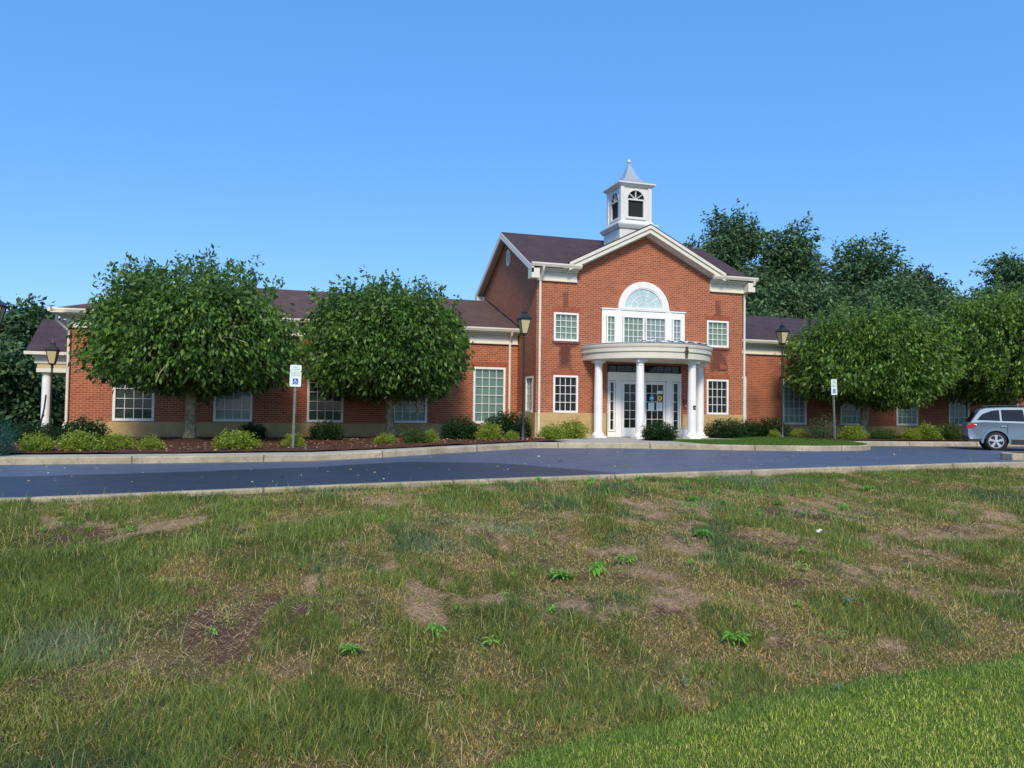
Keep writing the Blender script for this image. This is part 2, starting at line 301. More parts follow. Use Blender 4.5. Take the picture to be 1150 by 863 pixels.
def turf_colour(x, y):
    dry = sstep(.355, .57, .65*vnoise(x, y*.5, 1.5, 21, 4)+.35*vnoise(x, y*.5, .35, 22, 3)+.16*sstep(0, 3, x)*(1-sstep(8.5, 11.5, y))-.03*(x < -.5))
    g = np.array([.085, .115, .030]); d = np.array([.24, .18, .075]); c = g+(d-g)*(dry[:, None]*.8)
    bl = sstep(.60, .72, vnoise(x, y, 1.0, 25, 3))[:, None]; c = c*(1-bl*.6)+np.array([.05, .105, .05])*bl*.6
    return c, dry
def ground_cols(x, y):
    c, dry = turf_colour(x, y); c = c*.62
    b, k = bare(x, y); b = b[:, None]; k = k[:, None]
    soil = np.array([.115, .068, .045])*(1-k)+np.array([.36, .245, .15])*k
    c = c*(1-b)+soil*b
    lawn = (y < Ye(x)+.02)[:, None]; c = np.where(lawn, np.array([.09, .14, .025]), c)
    far = (y > 26)[:, None] | (x < -14)[:, None] | (x > 34)[:, None]; c = np.where(far & (y > 15)[:, None], np.array([.05, .10, .03]), c); return c
def grid_lines():
    xs = np.concatenate([-8-np.geomspace(.3, 900, 26)[::-1], np.arange(-8, 20, .085), 20+np.geomspace(.3, 900, 26)])
    ys = np.concatenate([1.2-np.geomspace(.3, 500, 16)[::-1], np.arange(1.2, 14.8, .085), np.arange(14.8, 36, .5), 36+np.geomspace(.5, 1200, 26)]); return xs, ys
def sheet(name, xs, ys2, zf, mt, cols=None, smooth=True):
    nx, ny = ys2.shape; X = np.repeat(xs, ny); Y = ys2.ravel(); V = np.stack([X, Y, zf(X, Y)], 1); i = np.arange(nx*ny).reshape(nx, ny)
    F = np.stack([i[:-1, :-1], i[1:, :-1], i[1:, 1:], i[:-1, 1:]], -1).reshape(-1, 4); return np_mesh(name, V, F, mt, cols(X, Y) if cols else None, None, smooth)
xs, ys = grid_lines(); tag(sheet('ground', xs, np.tile(ys, (len(xs), 1)), tz, M['ground'], ground_cols), kind='structure')
def strip(name, xs, ya, yb, n, dz, mt, zf=None):
    t = np.linspace(0, 1, n)[None, :]; a = ya(xs)[:, None]; b = yb(xs)[:, None]
    return tag(sheet(name, xs, a*(1-t)+b*t, (lambda X, Y: (zf or tz)(X, Y)+dz), mt), kind='structure')
strip('road', np.linspace(-60, 90, 900), lambda x: Yn(x), lambda x: Yf(x)+.02, 18, 0, M['asphalt'], zroad)
# freshly sealed darker band on the near side of the road
strip('sealed_road_patch', np.linspace(-50, 6.5, 300), lambda x: Yn(x)+.02, lambda x: np.maximum(np.interp(x, [-50, -4.5, -1, 3.1, 5.0, 5.9, 6.5], [16, 16.25, 16.9, 18.1, 16.9, 14.7, 13.1])+.1*(vnoise(x, x*0, .6, 4)-.5), Yn(x)+.03), 8, .004, M['asphalt_dark'], zroad)
strip('island_turf', np.linspace(13.4, 20.45, 90), lambda x: Yf(x)+.14, lambda x: np.where(x < 17.4, 25.3, 28.0), 12, -.012, M['turf'], zbed)
strip('side_turf', np.linspace(18.95, 20.5, 12), lambda x: x*0+27.98, lambda x: x*0+30.22, 6, -.012, M['turf'], zbed)
strip('sidewalk', np.linspace(-60, 13.4, 500), lambda x: Yf(x)+.14, lambda x: Yf(x)+np.interp(x, [-60, 1, 4, 9, 13.4], [.95, .95, .75, .75, .7]), 4, .004, M['walk'], zbed)
strip('path', np.linspace(9.35, 13.4, 60), lambda x: Yf(x)+np.interp(x, [9, 13.4], [.75, .7]), lambda x: x*0+28.0, 10, .003, M['walk'], zbed)
strip('entrance_path', np.linspace(13.405, 17.4, 50), lambda x: x*0+25.3, lambda x: x*0+28.0, 6, .003, M['walk'], zbed)
strip('mulch_bed', np.linspace(-9, 9.34, 260), lambda x: Yf(x)+.95-.2*sstep(1, 4, x), lambda x: x*0+30.22, 30, 0, M['mulch'],
      lambda X, Y: zbed(X, Y)+.015+.05*vnoise(X, Y, .6, 3)+sum(.14*np.exp(-((X-a)**2+(Y-b)**2)/.7) for a, b in TREES[:2]))
strip('right_mulch_bed', np.linspace(20.5, 44, 200), lambda x: Yf(x)+.5, lambda x: x*0+30.22, 16, 0, M['mulch'],
      lambda X, Y: zbed(X, Y)+.015+.05*vnoise(X, Y, .6, 3)+sum(.12*np.exp(-((X-a)**2+(Y-b)**2)/.7) for a, b in TREES[2:]))
strip('right_sidewalk', np.linspace(20.2, 70, 200), lambda x: Yf(x)+.14, lambda x: Yf(x)+.5, 3, .004, M['walk'], zbed)
def kerb(name, path, w, h0, h1, mt, side=1, joint=2.4, slope=.03):
    """swept kerb stone; path = list of (x, y, z)"""
    P = [Vector(p) for p in path]; mb = MB(); n = len(P); rings = []
    prof = [(0, h0), (0+slope*.3, h1-.03), (slope, h1), (w-.01, h1), (w, h1-.02), (w, h0)]
    for i, p in enumerate(P):
        d = (P[min(i+1, n-1)]-P[max(i-1, 0)]); d.z = 0; d.normalize(); nn = Vector((-d.y, d.x, 0))*side
        jx = random.uniform(-.006, .006); rings.append([tuple(p+nn*(a+jx)+Vector((0, 0, b))) for a, b in prof])
    k = len(prof); o = 0; mb.v = [v for r in rings for v in r]
    for i in range(n-1):
        for j in range(k-1): mb.f.append((i*k+j, (i+1)*k+j, (i+1)*k+j+1, i*k+j+1))
    mb.f.append(tuple(range(k))); mb.f.append(tuple((n-1)*k+j for j in range(k)))
    return tag(mb.build(name, mt), kind='structure')
random.seed(3)
xx = np.concatenate([np.linspace(-60, -6.6, 40), np.linspace(-6.55, 22, 230), np.linspace(22.2, 90, 50)])
kerb('far_kerb', [(x, float(Yf(x)), float(zroad(x, Yf(x)))) for x in xx], .15, -.1, .165, M['kerb'])
xx = np.concatenate([np.linspace(-60, -8, 30), np.linspace(-7.8, 24, 200), np.linspace(24.5, 90, 30)])
kerb('near_kerb', [(x, float(Yn(x)), float(zroad(x, Yn(x)))) for x in xx], .16, -.3, .07, M['kerb'], side=-1)
# raised median at the right edge of the frame
mp = [(50, 15.2), (30, 15.1), (19.2, 15.05), (18.75, 15.15), (18.5, 15.4), (18.55, 15.75), (18.8, 16.0), (19.3, 16.1), (30, 16.2), (50, 16.4)]
mb = MB(); mb.prism([(a, b) for a, b in mp], -1.2, -.915, lambda a, b, d: (a, b, d)); tag(mb.build('median_kerb', M['kerb'], bevel=.02), kind='structure')
strip('median_turf', np.linspace(18.95, 50, 60), lambda x: x*0+15.3, lambda x: x*0+15.9, 4, -.908+1.0, M['mulch'], lambda X, Y: X*0-1.0)

# ---------------------------------------------------------------- building
BO = (14.36, 28.0, -.93); bld = thing('brick_building', 'two-storey red brick office building with white cupola, curved portico and long low wings', 'building', BO)
def B(mb, name, mt, parent=None, **kw): return mb.build(name, mt, parent or bld, off=BO, **kw)
F = 27.985; XL, XR, YB = 9.82, 18.90, 35.53; WY = 30.23; WX0 = -6.53; WX1 = 38.0; WB = 39.8
def wall_grid(mb, T, u0, u1, z0, z1, holes, reveal=.1):
    us = sorted({u0, u1, *[h[0] for h in holes], *[h[1] for h in holes]}); zs = sorted({z0, z1, *[h[2] for h in holes], *[h[3] for h in holes]})
    for a, b in zip(us, us[1:]):
        for c, d in zip(zs, zs[1:]):
            if any(h[0] <= a and b <= h[1] and h[2] <= c and d <= h[3] for h in holes): continue
            mb.add([T(a, 0, c), T(b, 0, c), T(b, 0, d), T(a, 0, d)], [(0, 1, 2, 3)])
    for a, b, c, d in holes:
        q = [(a, c), (b, c), (b, d), (a, d)]
        for i in range(4):
            p, r = q[i], q[(i+1) % 4]; mb.add([T(p[0], 0, p[1]), T(r[0], 0, r[1]), T(r[0], -reveal, r[1]), T(p[0], -reveal, p[1])], [(0, 1, 2, 3)])
TF = lambda y: (lambda u, v, z: (u, y-v, z)); TS = lambda x: (lambda u, v, z: (x-v, u, z))   # v = outward
ST = .0
upw = [(10.53, 11.55, 2.76, 3.86), (17.22, 18.24, 2.76, 3.86)]; low = [(10.53, 11.55, -.0, 1.44), (17.22, 18.24, -.0, 1.44)]
door_hole = (12.78, 16.06, -.93, 1.95)
wb = MB(); wall_grid(wb, TF(F), XL, XR, -.01, 5.56, upw+[(h[0], h[1], .0, h[3]) for h in low]+[(12.78, 16.06, -.01, 1.95)], .1)
gy = lambda x: 7.36-.5*abs(x-14.4)
wb.add([(11.2, F, 5.56), (17.6, F, 5.56), (17.6, F, gy(17.6)), (14.4, F, gy(14.4)), (11.2, F, gy(11.2))], [(0, 1, 2, 3, 4)])
wall_grid(wb, TS(XL), F, YB, -.01, 5.56, [(28.3, 29.2, .0, 1.40)], .1)
for X in (XL, XR): wb.add([(X, F, 5.56), (X, YB, 5.56), (X, (F+YB)/2, 7.5)], [(0, 1, 2)])
wb.add([(XR, F, -1.2), (XR, YB, -1.2), (XR, YB, 5.56), (XR, F, 5.56)], [(0, 1, 2, 3)]); wb.add([(XL, YB, -1.2), (XR, YB, -1.2), (XR, YB, 5.56), (XL, YB, 5.56)], [(0, 1, 2, 3)])
B(wb, 'main_wall', M['brick'], recalc=False)
lwin = [(c-.67, c+.67, -.47, 1.80) for c in (-4.38, -1.08, 2.2, 5.43, 8.63)]; rwin = [(c-.65, c+.65, -.42, 1.72) for c in (19.97, 23.2, 26.4, 29.66, 32.87, 36.1)]
def wing(x0, x1, wins, stz, nm):
    w = MB(); wall_grid(w, TF(WY), x0, x1, stz, 3.25, wins, .1)
    for X in (x0, x1): w.add([(X, WY, -1.8), (X, WB, -1.8), (X, WB, 3.25), (X, WY, 3.25)], [(0, 1, 2, 3)])
    w.add([(x0, WB, -1.8), (x1, WB, -1.8), (x1, WB, 3.25), (x0, WB, 3.25)], [(0, 1, 2, 3)]); B(w, nm, M['brick'], recalc=False)
wing(WX0, XL-.01, lwin, -.50, 'wing_wall'); wing(XR+.01, WX1, rwin, -.45, 'wing_wall')
for q in ((XL-.03, 12.75, F-.03, F+.3), (16.09, XR+.03, F-.03, F+.3), (XL-.03, XL+.3, F+.302, WY-.04)): sb = MB(); sb.box(*q, -1.2, -.012); B(sb, 'stone_base', M['stone'], bevel=.012)
sb = MB(); sb.box(WX0-.03, XL-.04, WY-.03, WY+.3, -1.4, -.502); B(sb, 'stone_base', M['stone'], bevel=.012)
sb = MB(); sb.box(XR+.04, WX1, WY-.03, WY+.3, -1.4, -.452); B(sb, 'stone_base', M['stone'], bevel=.012)

def window(T, u0, u1, z0, z1, cols, rows, blind, fw=.075, vo=0.0, name='window', bars=True, mt='white', dep=.09, bw=.011):
    f = MB()
    f.box(u0, u0+fw, vo-dep, vo+.012, z0, z1, T); f.box(u1-fw, u1, vo-dep, vo+.012, z0, z1, T)
    f.box(u0+fw, u1-fw, vo-dep, vo+.012, z1-fw, z1, T); f.box(u0+fw, u1-fw, vo-dep, vo+.03, z0, z0+fw*1.1, T)
    fr = B(f, name, M[mt])
    a, b, c, d = u0+fw, u1-fw, z0+fw*1.1, z1-fw
    p = MB(); p.add([T(a, vo-.05, c), T(b, vo-.05, c), T(b, vo-.05, d), T(a, vo-.05, d)], [(0, 1, 2, 3) if not T(0, 0, 0)[0] or T(1, 0, 0)[0] != T(0, 0, 0)[0] else (3, 2, 1, 0)]); B(p, 'pane', M['glass'], fr, recalc=False)
    if bars:
        g = MB()
        for i in range(1, cols): x = a+(b-a)*i/cols; g.box(x-bw, x+bw, vo-.046, vo-.03, c, d, T)
        for j in range(1, rows): z = c+(d-c)*j/rows; g.box(a, b, vo-.046, vo-.032, z-bw, z+bw, T)
        B(g, 'glazing_bars', M[mt], fr)
    q = MB(); q.add([T(a, vo-dep+.004, c), T(b, vo-dep+.004, c), T(b, vo-dep+.004, d), T(a, vo-dep+.004, d)], [(0, 1, 2, 3)])
    B(q, 'blind' if blind != 'dark_room' else 'backing', M[blind], fr, recalc=False); return fr
def arch_course(T, u0, u1, z, mt='soldier', h=.2):
    k = MB(); n = int((u1-u0+.16)/.092); s0 = u0-.08
    for i in range(n): a = s0+i*(u1-u0+.16)/n; k.box(a+.006, a+(u1-u0+.16)/n-.006, .001, .006, z+.012, z+h, T)
    B(k, 'brick_lintel', M[mt])
for h in upw: window(TF(F), *h, 4, 4, 'blind_green'); arch_course(TF(F), h[0], h[1], h[3]); s_ = MB(); s_.box(h[0]-.05, h[1]+.05, 0, .04, h[2]-.09, h[2]-.005, TF(F)); B(s_, 'brick_sill', M['stain_brick'])
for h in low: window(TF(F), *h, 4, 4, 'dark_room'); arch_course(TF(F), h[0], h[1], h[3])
M['blind_dark'] = blind_mat('dim_blind', (.07, .10, .09), True, .1)
for h, bl_ in zip(lwin, ('blind_dark', 'blind_white', 'blind_dark', 'blind_teal', 'blind_teal')): window(TF(WY), *h, 4, 6, bl_, .085); arch_course(TF(WY), h[0], h[1], h[3], h=.22)
for h in rwin: window(TF(WY), *h, 4, 6, 'blind_teal', .085); arch_course(TF(WY), h[0], h[1], h[3], h=.22)
window(TS(XL), 28.3, 29.2, 0, 1.40, 3, 4, 'blind_green')
arch_course(TS(XL), 28.3, 29.2, 1.4)
# white venetian panel with four sashes and the fan light above it
pm = MB(); T = TF(F); pm.box(12.52, 16.17, .002, .05, 2.56, 4.08, T); pm.box(12.48, 16.21, .002, .09, 4.08, 4.13, T)
for a in (13.11, 15.31): pm.box(a, a+.22, .05, .075, 2.56, 4.08, T)
B(pm, 'window_panel', M['white'], bevel=.006)
for (a, b, c, bl) in ((12.68, 13.06, 2, 'blind_green'), (13.38, 14.29, 4, 'blind_green'), (14.36, 15.27, 4, 'blind_white'), (15.57, 15.97, 2, 'blind_white')): window(T, a, b, 2.74, 3.84, c, 4, bl, .05, vo=.145, dep=.07)
cx, cz, ro, ri = 14.33, 4.13, 1.12, .88
ar = MB(); n = 28
def ring(mb, r0, r1, v0, v1, a0=0, a1=math.pi, n=28):
    for i in range(n):
        t0, t1 = a0+(a1-a0)*i/n, a0+(a1-a0)*(i+1)/n
        mb.prism([(cx+r*math.cos(t), cz+r*math.sin(t)) for r, t in ((r0, t0), (r1, t0), (r1, t1), (r0, t1))], v0, v1, lambda a, b, d: T(a, d, b))
ring(ar, ri, ro, .002, .07); ring(ar, ri-.05, ri, .002, .05); ar.box(cx-ro, cx+ro, .002, .10, cz, cz+.07, T); fan = B(ar, 'fan_window', M['white'])
fp = MB(); fp.prism([(cx+(ri-.04)*math.cos(t), cz+.05+(ri-.09)*math.sin(t)) for t in np.linspace(0, math.pi, 30)], .004, .012, lambda a, b, d: T(a, d, b)); B(fp, 'pane', M['fan'], fan)
gb = MB()
for t in (R(36), R(72), R(108), R(144)):
    gb.prism([(cx+r*math.cos(t)+s*.011*math.sin(t), cz+.05+r*math.sin(t)-s*.011*math.cos(t)) for r, s in ((.28, -1), (.8, -1), (.8, 1), (.28, 1))], .013, .026, lambda a, b, d: T(a, d, b))
ring(gb, .27, .295, .013, .025); ring(gb, .55, .572, .013, .025); B(gb, 'glazing_bars', M['white'], fan)

# roofs -------------------------------------------------------------
def slab(mb, pts, th=.07):
    P = [Vector(p) for p in pts]; n = (P[1]-P[0]).cross(P[2]-P[0]).normalized(); n = n if n.z > 0 else -n
    k = len(P); mb.add([tuple(p+n*.0) for p in P]+[tuple(p-n*th) for p in P], [tuple(range(k)), tuple(range(k, 2*k))[::-1]]+[(i, i+k, (i+1) % k+k, (i+1) % k) for i in range(k)])
sl = (7.64-5.52)/(31.76-27.65); rz_ = lambda y: 5.58+sl*(y-27.65)
rf = MB(); slab(rf, [(9.5, 27.6, rz_(27.6)), (10.75, 27.6, rz_(27.6)), (14.4, 31.3, rz_(31.3)), (14.4, 31.76, rz_(31.76)), (9.5, 31.76, rz_(31.76))]); slab(rf, [(18.05, 27.6, rz_(27.6)), (19.22, 27.6, rz_(27.6)), (19.22, 31.76, rz_(31.76)), (14.401, 31.76, rz_(31.76)), (14.401, 31.3, rz_(31.3))])
slab(rf, [(9.5, 31.765, rz_(31.76)), (19.22, 31.765, rz_(31.76)), (19.22, 35.92, rz_(27.6)), (9.5, 35.92, rz_(27.6))]); B(rf, 'main_roof', M['roof'])
gr = MB(); zr = 7.50; yb = 27.65+(zr-5.58)/sl
for s in (-1, 1): slab(gr, [(14.4, 27.52, zr), (14.4, yb, zr), (14.4+s*3.7, 27.52, zr-1.85)], .05)
B(gr, 'gable_roof', M['roof'])
# raking cornice of the front gable
rk = MB()
for s in (-1, 1):
    for (o0, o1, y0, y1) in ((.0, .12, 27.5, 27.7), (.12, .30, 27.56, F-.002), (.30, .36, 27.86, F-.004)):
        rk.prism([(14.4, zr-.055-o0), (14.4+s*3.42, zr-.055-1.71-o0), (14.4+s*(3.42-.0), zr-.055-1.71-o1), (14.4, zr-.055-o1)], y0, y1, lambda a, b, d: (a, d, b))
B(rk, 'raking_cornice', M['trim'])
# side gable rakes with boxed ends (left and right)
for (xa, xb, xs_) in ((9.47, 9.56, 9.80), (19.16, 19.25, 18.92)):
    sg = MB()
    for s in (-1, 1):
        y0 = 31.76; y1 = 31.76+s*4.17; z0_ = rz_(31.76)-.05; z1_ = rz_(27.6)-.06
        sg.prism([(y0, z0_+.02), (y1, z1_+.02), (y1, z1_-.22), (y0, z0_-.24)], xa, xb, lambda a, b, d: (d, a, b))
        ya = y1-s*.42; sg.box(min(xa, xs_)+.002, max(xb, xs_)-.002, min(y1, ya), max(y1, ya), z1_-.42, z1_-.05)
    B(sg, 'rake_board', M['trim'])
    so_ = MB()
    for s in (-1, 1):
        y1 = 31.76+s*4.0; slab(so_, [(min(xb, xs_), 31.76, rz_(31.76)-.12), (max(xa, xs_), 31.76, rz_(31.76)-.12), (max(xa, xs_), y1, rz_(27.6)-.05), (min(xb, xs_), y1, rz_(27.6)-.05)], .03)
    B(so_, 'soffit', M['soffit'])
def cornice(x0, x1, y, ztop, gut=True, ends=(0, 0)):
    """frieze, dentils, crown mould and gutter on the wall plane y; ztop = top of gutter"""
    c = MB(); c.box(x0, x1, y-.05, y-.002, ztop-.62, ztop-.22); c.box(x0, x1, y-.09, y-.05, ztop-.62, ztop-.57); c.box(x0, x1, y-.16, y-.002, ztop-.26, ztop-.17); c.box(x0, x1, y-.34, y-.002, ztop-.19, ztop-.13)
    k = int((x1-x0)/.11)
    for i in range(k): a = x0+(i+.2)*(x1-x0)/k; c.box(a, a+.055, y-.085, y-.05, ztop-.33, ztop-.27)
    B(c, 'frieze', M['trim'])
    if gut:
        g = MB(); g.prism([(y-.33, ztop-.14), (y-.33, ztop), (y-.47, ztop), (y-.47, ztop-.05), (y-.42, ztop-.14)], x0-ends[0], x1+ends[1], lambda a, b, d: (d, a, b)); B(g, 'gutter', M['trim'])
cornice(9.80, 11.45, F, 5.66, ends=(.33, .05)); cornice(17.33, 18.92, F, 5.66, ends=(.05, .45))
cornice(WX0-.02, XL-.03, WY, 3.36, ends=(.38, 0)); cornice(XR+.03, WX1, WY, 3.36)
# wing roofs
ws = (5.15-3.3)/(35.0-29.8); wr = MB(); ey = 29.78; ez = 3.33
slab(wr, [(-6.95, ey, ez), (9.79, ey, ez), (9.79, 35.0, 5.18), (-1.7, 35.0, 5.18)]); slab(wr, [(-6.95, ey, ez), (-1.7, 35.0, 5.18), (-6.95, 40.2, ez)]); slab(wr, [(-6.95, 40.2, ez), (9.79, 40.2, ez), (9.79, 35.01, 5.18), (-1.7, 35.01, 5.18)])
B(wr, 'wing_roof', M['roofb'])
wr = MB(); slab(wr, [(18.93, ey, ez), (38.4, ey, ez), (38.4, 35.0, 5.18), (18.93, 35.0, 5.18)]); slab(wr, [(18.93, 40.2, ez), (38.4, 40.2, ez), (38.4, 35.01, 5.18), (18.93, 35.01, 5.18)]); B(wr, 'wing_roof', M['roof'])
wg = MB(); wg.add([(WX1, WY, 3.25), (WX1, WB, 3.25), (WX1, 35, 5.1)], [(0, 1, 2)]); B(wg, 'gable_wall', M['brick'], recalc=False)
wf = MB(); wf.box(-6.98, -6.9, 29.5, 40.2, 3.2, 3.34); wf.box(-6.9, WX0, 29.5, 40.2, 3.17, 3.2); B(wf, 'side_gutter', M['trim'])
rb = MB(); rb.tube([(XL-.02, 29.95, 3.47), (XL-.02, 34.95, 5.25)], .035, 6); B(rb, 'roof_flashing', M['roofb'])
# downspouts
def spout(pts, parent=None):
    d = MB(); d.tube(pts, .048, 8); B(d, 'downspout', M['trim'], parent)
spout([(9.95, 27.55, 5.52), (9.95, 27.6, 5.4), (9.93, 27.9, 5.0), (9.93, 27.9, .1), (9.91, 27.86, -.02), (9.90, 27.84, -.85)])
spout([(9.45, 29.85, 3.22), (9.45, 29.9, 3.1), (9.45, 30.14, 2.85), (9.45, 30.14, -.95)])
spout([(-6.75, 29.8, 3.22), (-6.78, 29.85, 2.95), (-6.45, 30.1, 2.6), (-6.45, 30.14, 2.4), (-6.45, 30.14, -.5), (-6.5, 30.05, -.62), (-6.52, 30.0, -1.1)])
spout([(19.18, 27.5, 5.52), (19.18, 27.55, 5.38), (19.0, 27.9, 5.1), (19.0, 27.98, 5.0), (19.0, 28.02, -.9)])
# oval gable vent
vt = MB(); n = 24
def oval(mb, r0, r1, d0, d1):
    for i in range(n):
        t0, t1 = 2*math.pi*i/n, 2*math.pi*(i+1)/n
        mb.prism([(31.63+r*.62*math.cos(t), 6.57+r*math.sin(t)) for r, t in ((r0, t0), (r1, t0), (r1, t1), (r0, t1))], d0, d1, lambda a, b, d: (XL-d, a, b))
oval(vt, .24, .36, .0, .05); vo_ = B(vt, 'gable_vent', M['white']); vl = MB(); vl.prism([(31.63+.24*.62*math.cos(t), 6.57+.24*math.sin(t)) for t in np.linspace(0, 2*math.pi, 20, endpoint=False)], .004, .01, lambda a, b, d: (XL-d, a, b))
B(vl, 'vent_backing', M['stain_brick'], vo_); vs_ = MB()
for k in range(-3, 4): w = .62*math.sqrt(max(.24**2-(k*.065)**2, 0)); vs_.box(XL-.03, XL-.011, 31.63-w, 31.63+w, 6.57+k*.065-.012, 6.57+k*.065+.012)
B(vs_, 'louvre', M['trim'], vo_)

# cupola ------------------------------------------------------------
CX, CY = 14.4, 29.5; c0 = (CX, CY, 0)
cu = MB(); cu.lathe([(.78, 6.2), (.78, 7.62)], c0, square=True); cup = B(cu, 'cupola', M['cupola'], bevel=.01)
c = MB(); c.lathe([(.79, 7.52), (.84, 7.56), (.90, 7.66), (.92, 7.70), (.92, 7.745), (.76, 7.80), (.72, 7.90), (.70, 7.92)], c0, square=True); B(c, 'skirt_mould', M['cupola'], cup)
hb = .70
def arch_pts(w, z0, zs, n=14): return [(-w, z0), (w, z0)]+[(w*math.cos(t), zs+w*math.sin(t)) for t in np.linspace(0, math.pi, n)]
sides = [lambda u, v, z: (CX+u, CY-v, z), lambda u, v, z: (CX-v, CY-u, z), lambda u, v, z: (CX-u, CY+v, z), lambda u, v, z: (CX+v, CY+u, z)]
bd = MB()
for Tn in sides:
    bd.box(-hb, -(hb-.16), hb-.16, hb, 7.9, 9.34, Tn)
    # arched front panel between the corner posts, built as strips around the opening
    w, zs, z0 = .38, 8.80, 8.05; v0, v1 = hb-.10, hb-.045
    bd.box(-.54, -w, v0, v1, 7.9, 9.34, Tn); bd.box(w, .54, v0, v1, 7.9, 9.34, Tn); bd.box(-w, w, v0, v1, 7.9, z0, Tn); bd.box(-w-.07, w+.07, v1, v1+.05, z0-.07, z0, Tn)
    ts = np.linspace(0, math.pi, 13)
    for t0, t1 in zip(ts, ts[1:]): bd.prism([(w*math.cos(t0), zs+w*math.sin(t0)), (w*math.cos(t0), 9.34), (w*math.cos(t1), 9.34), (w*math.cos(t1), zs+w*math.sin(t1))], v0, v1, lambda a, b, d, Tn=Tn: Tn(a, d, b))
B(bd, 'cupola_body', M['cupola'], cup)
for Tn in sides:
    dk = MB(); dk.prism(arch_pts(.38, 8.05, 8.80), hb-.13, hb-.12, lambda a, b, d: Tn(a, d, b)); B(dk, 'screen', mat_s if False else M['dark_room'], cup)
    br = MB(); br.box(-.38, .38, hb-.115, hb-.04, 8.77, 8.83, Tn); br.box(-.38, -.345, hb-.115, hb-.04, 8.05, 8.77, Tn); br.box(.345, .38, hb-.115, hb-.04, 8.05, 8.77, Tn); br.box(-.345, .345, hb-.115, hb-.04, 8.05, 8.085, Tn)
    for t in (R(36), R(90), R(144)):
        br.prism([(r*math.cos(t)+s*.016*math.sin(t), 8.82+r*math.sin(t)-s*.016*math.cos(t)) for r, s in ((.02, -1), (.36, -1), (.36, 1), (.02, 1))], hb-.11, hb-.05, lambda a, b, d: Tn(a, d, b))
    ts = np.linspace(0, math.pi, 13)
    for t0, t1 in zip(ts, ts[1:]): br.prism([(r*math.cos(t), 8.80+r*math.sin(t)) for r, t in ((.38, t0), (.42, t0), (.42, t1), (.38, t1))], hb-.045, hb-.02, lambda a, b, d: Tn(a, d, b))
    B(br, 'arched_frame', M['cupola'], cup)
c = MB(); c.lathe([(.68, 9.30), (.74, 9.34), (.80, 9.40), (.83, 9.42), (.83, 9.48), (.80, 9.49)], c0, square=True); B(c, 'eave_mould', M['cupola'], cup)
c = MB(); c.lathe([(.81, 9.492), (.62, 9.55), (.46, 9.65), (.33, 9.80), (.22, 10.0), (.14, 10.2), (.075, 10.38), (.035, 10.48)], c0, square=True); B(c, 'cupola_roof', M['metalroof'], cup)
c = MB(); c.lathe([(.03, 10.47), (.03, 10.5), (.07, 10.53), (.085, 10.57), (.07, 10.62), (.02, 10.66), (.008, 10.69), (.004, 10.76)], c0, 12); B(c, 'finial', M['trim'], cup, smooth=True)

# entrance ----------------------------------------------------------
T = TF(F)
ds = MB(); ds.box(12.80, 16.04, -.06, .02, 1.30, 1.60, T); ds.box(12.80, 16.04, .02, .06, 1.56, 1.62, T)
for a, b in ((12.80, 12.84), (13.14, 13.40), (15.36, 15.62), (15.98, 16.04)): ds.box(a, b, -.06, .02, -.92, 1.30, T)
ds.box(12.84, 13.14, -.06, .0, -.92, -.72, T); ds.box(15.62, 15.98, -.06, .0, -.92, -.72, T); ent = B(ds, 'door_surround', M['white'])
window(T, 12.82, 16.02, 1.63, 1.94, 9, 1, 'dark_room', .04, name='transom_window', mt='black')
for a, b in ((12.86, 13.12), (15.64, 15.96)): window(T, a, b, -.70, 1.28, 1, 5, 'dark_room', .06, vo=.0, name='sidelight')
for a, b, hs in ((13.42, 14.375, 14.30), (14.385, 15.34, 14.46)):
    d = MB(); a_, b_ = a+.10, b-.10; z0, z1 = -.56, 1.16
    d.box(a, a_, -.05, .0, -.91, 1.285, T); d.box(b_, b, -.05, .0, -.91, 1.285, T); d.box(a_, b_, -.05, .0, z1, 1.285, T); d.box(a_, b_, -.05, .0, -.91, z0, T); dr = B(d, 'door', M['white'])
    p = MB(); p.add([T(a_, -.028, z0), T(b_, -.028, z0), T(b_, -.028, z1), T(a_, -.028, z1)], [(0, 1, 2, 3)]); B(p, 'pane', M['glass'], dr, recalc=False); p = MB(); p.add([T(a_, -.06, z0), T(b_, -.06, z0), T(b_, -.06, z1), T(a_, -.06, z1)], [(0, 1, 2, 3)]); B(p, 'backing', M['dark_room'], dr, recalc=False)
    g = MB(); 
    for i in (1, 2): x = a_+(b_-a_)*i/3; g.box(x-.01, x+.01, -.025, -.01, z0, z1, T)
    for j in range(1, 5): z = z0+(z1-z0)*j/5; g.box(a_, b_, -.025, -.012, z-.01, z+.01, T)
    B(g, 'glazing_bars', M['white'], dr); h = MB(); h.tube([T(hs, .0, .05), T(hs, .05, .05), T(hs, .05, .35), T(hs, .0, .35)], .012, 6); B(h, 'handle', M['metalroof'], dr)
def disc(cx_, cz_, r, v, name, mt, label, cat):
    k = MB(); k.prism([(cx_+r*math.cos(t), cz_+r*math.sin(t)) for t in np.linspace(0, 2*math.pi, 24, endpoint=False)], v, v+.004, lambda a, b, d: T(a, d, b)); return tag(k.build(name, mt), label, cat)
blue = mat('sticker_blue', (.08, .42, .75), .5); yel = mat('sticker_yellow', (.85, .62, .04), .5); paper = mat('paper', (.72, .80, .80), .7)
s1 = disc(14.72, .62, .105, .003, 'round_sticker', blue, 'round blue sticker on the glass of the entrance door', 'sticker'); s2 = disc(15.08, .62, .105, .003, 'round_sticker', yel, 'round yellow sticker on the glass of the entrance door', 'sticker')
wm = mat('sticker_mark', (.85, .9, .95), .5); dm = mat('sticker_mark_dark', (.15, .1, .02), .5)
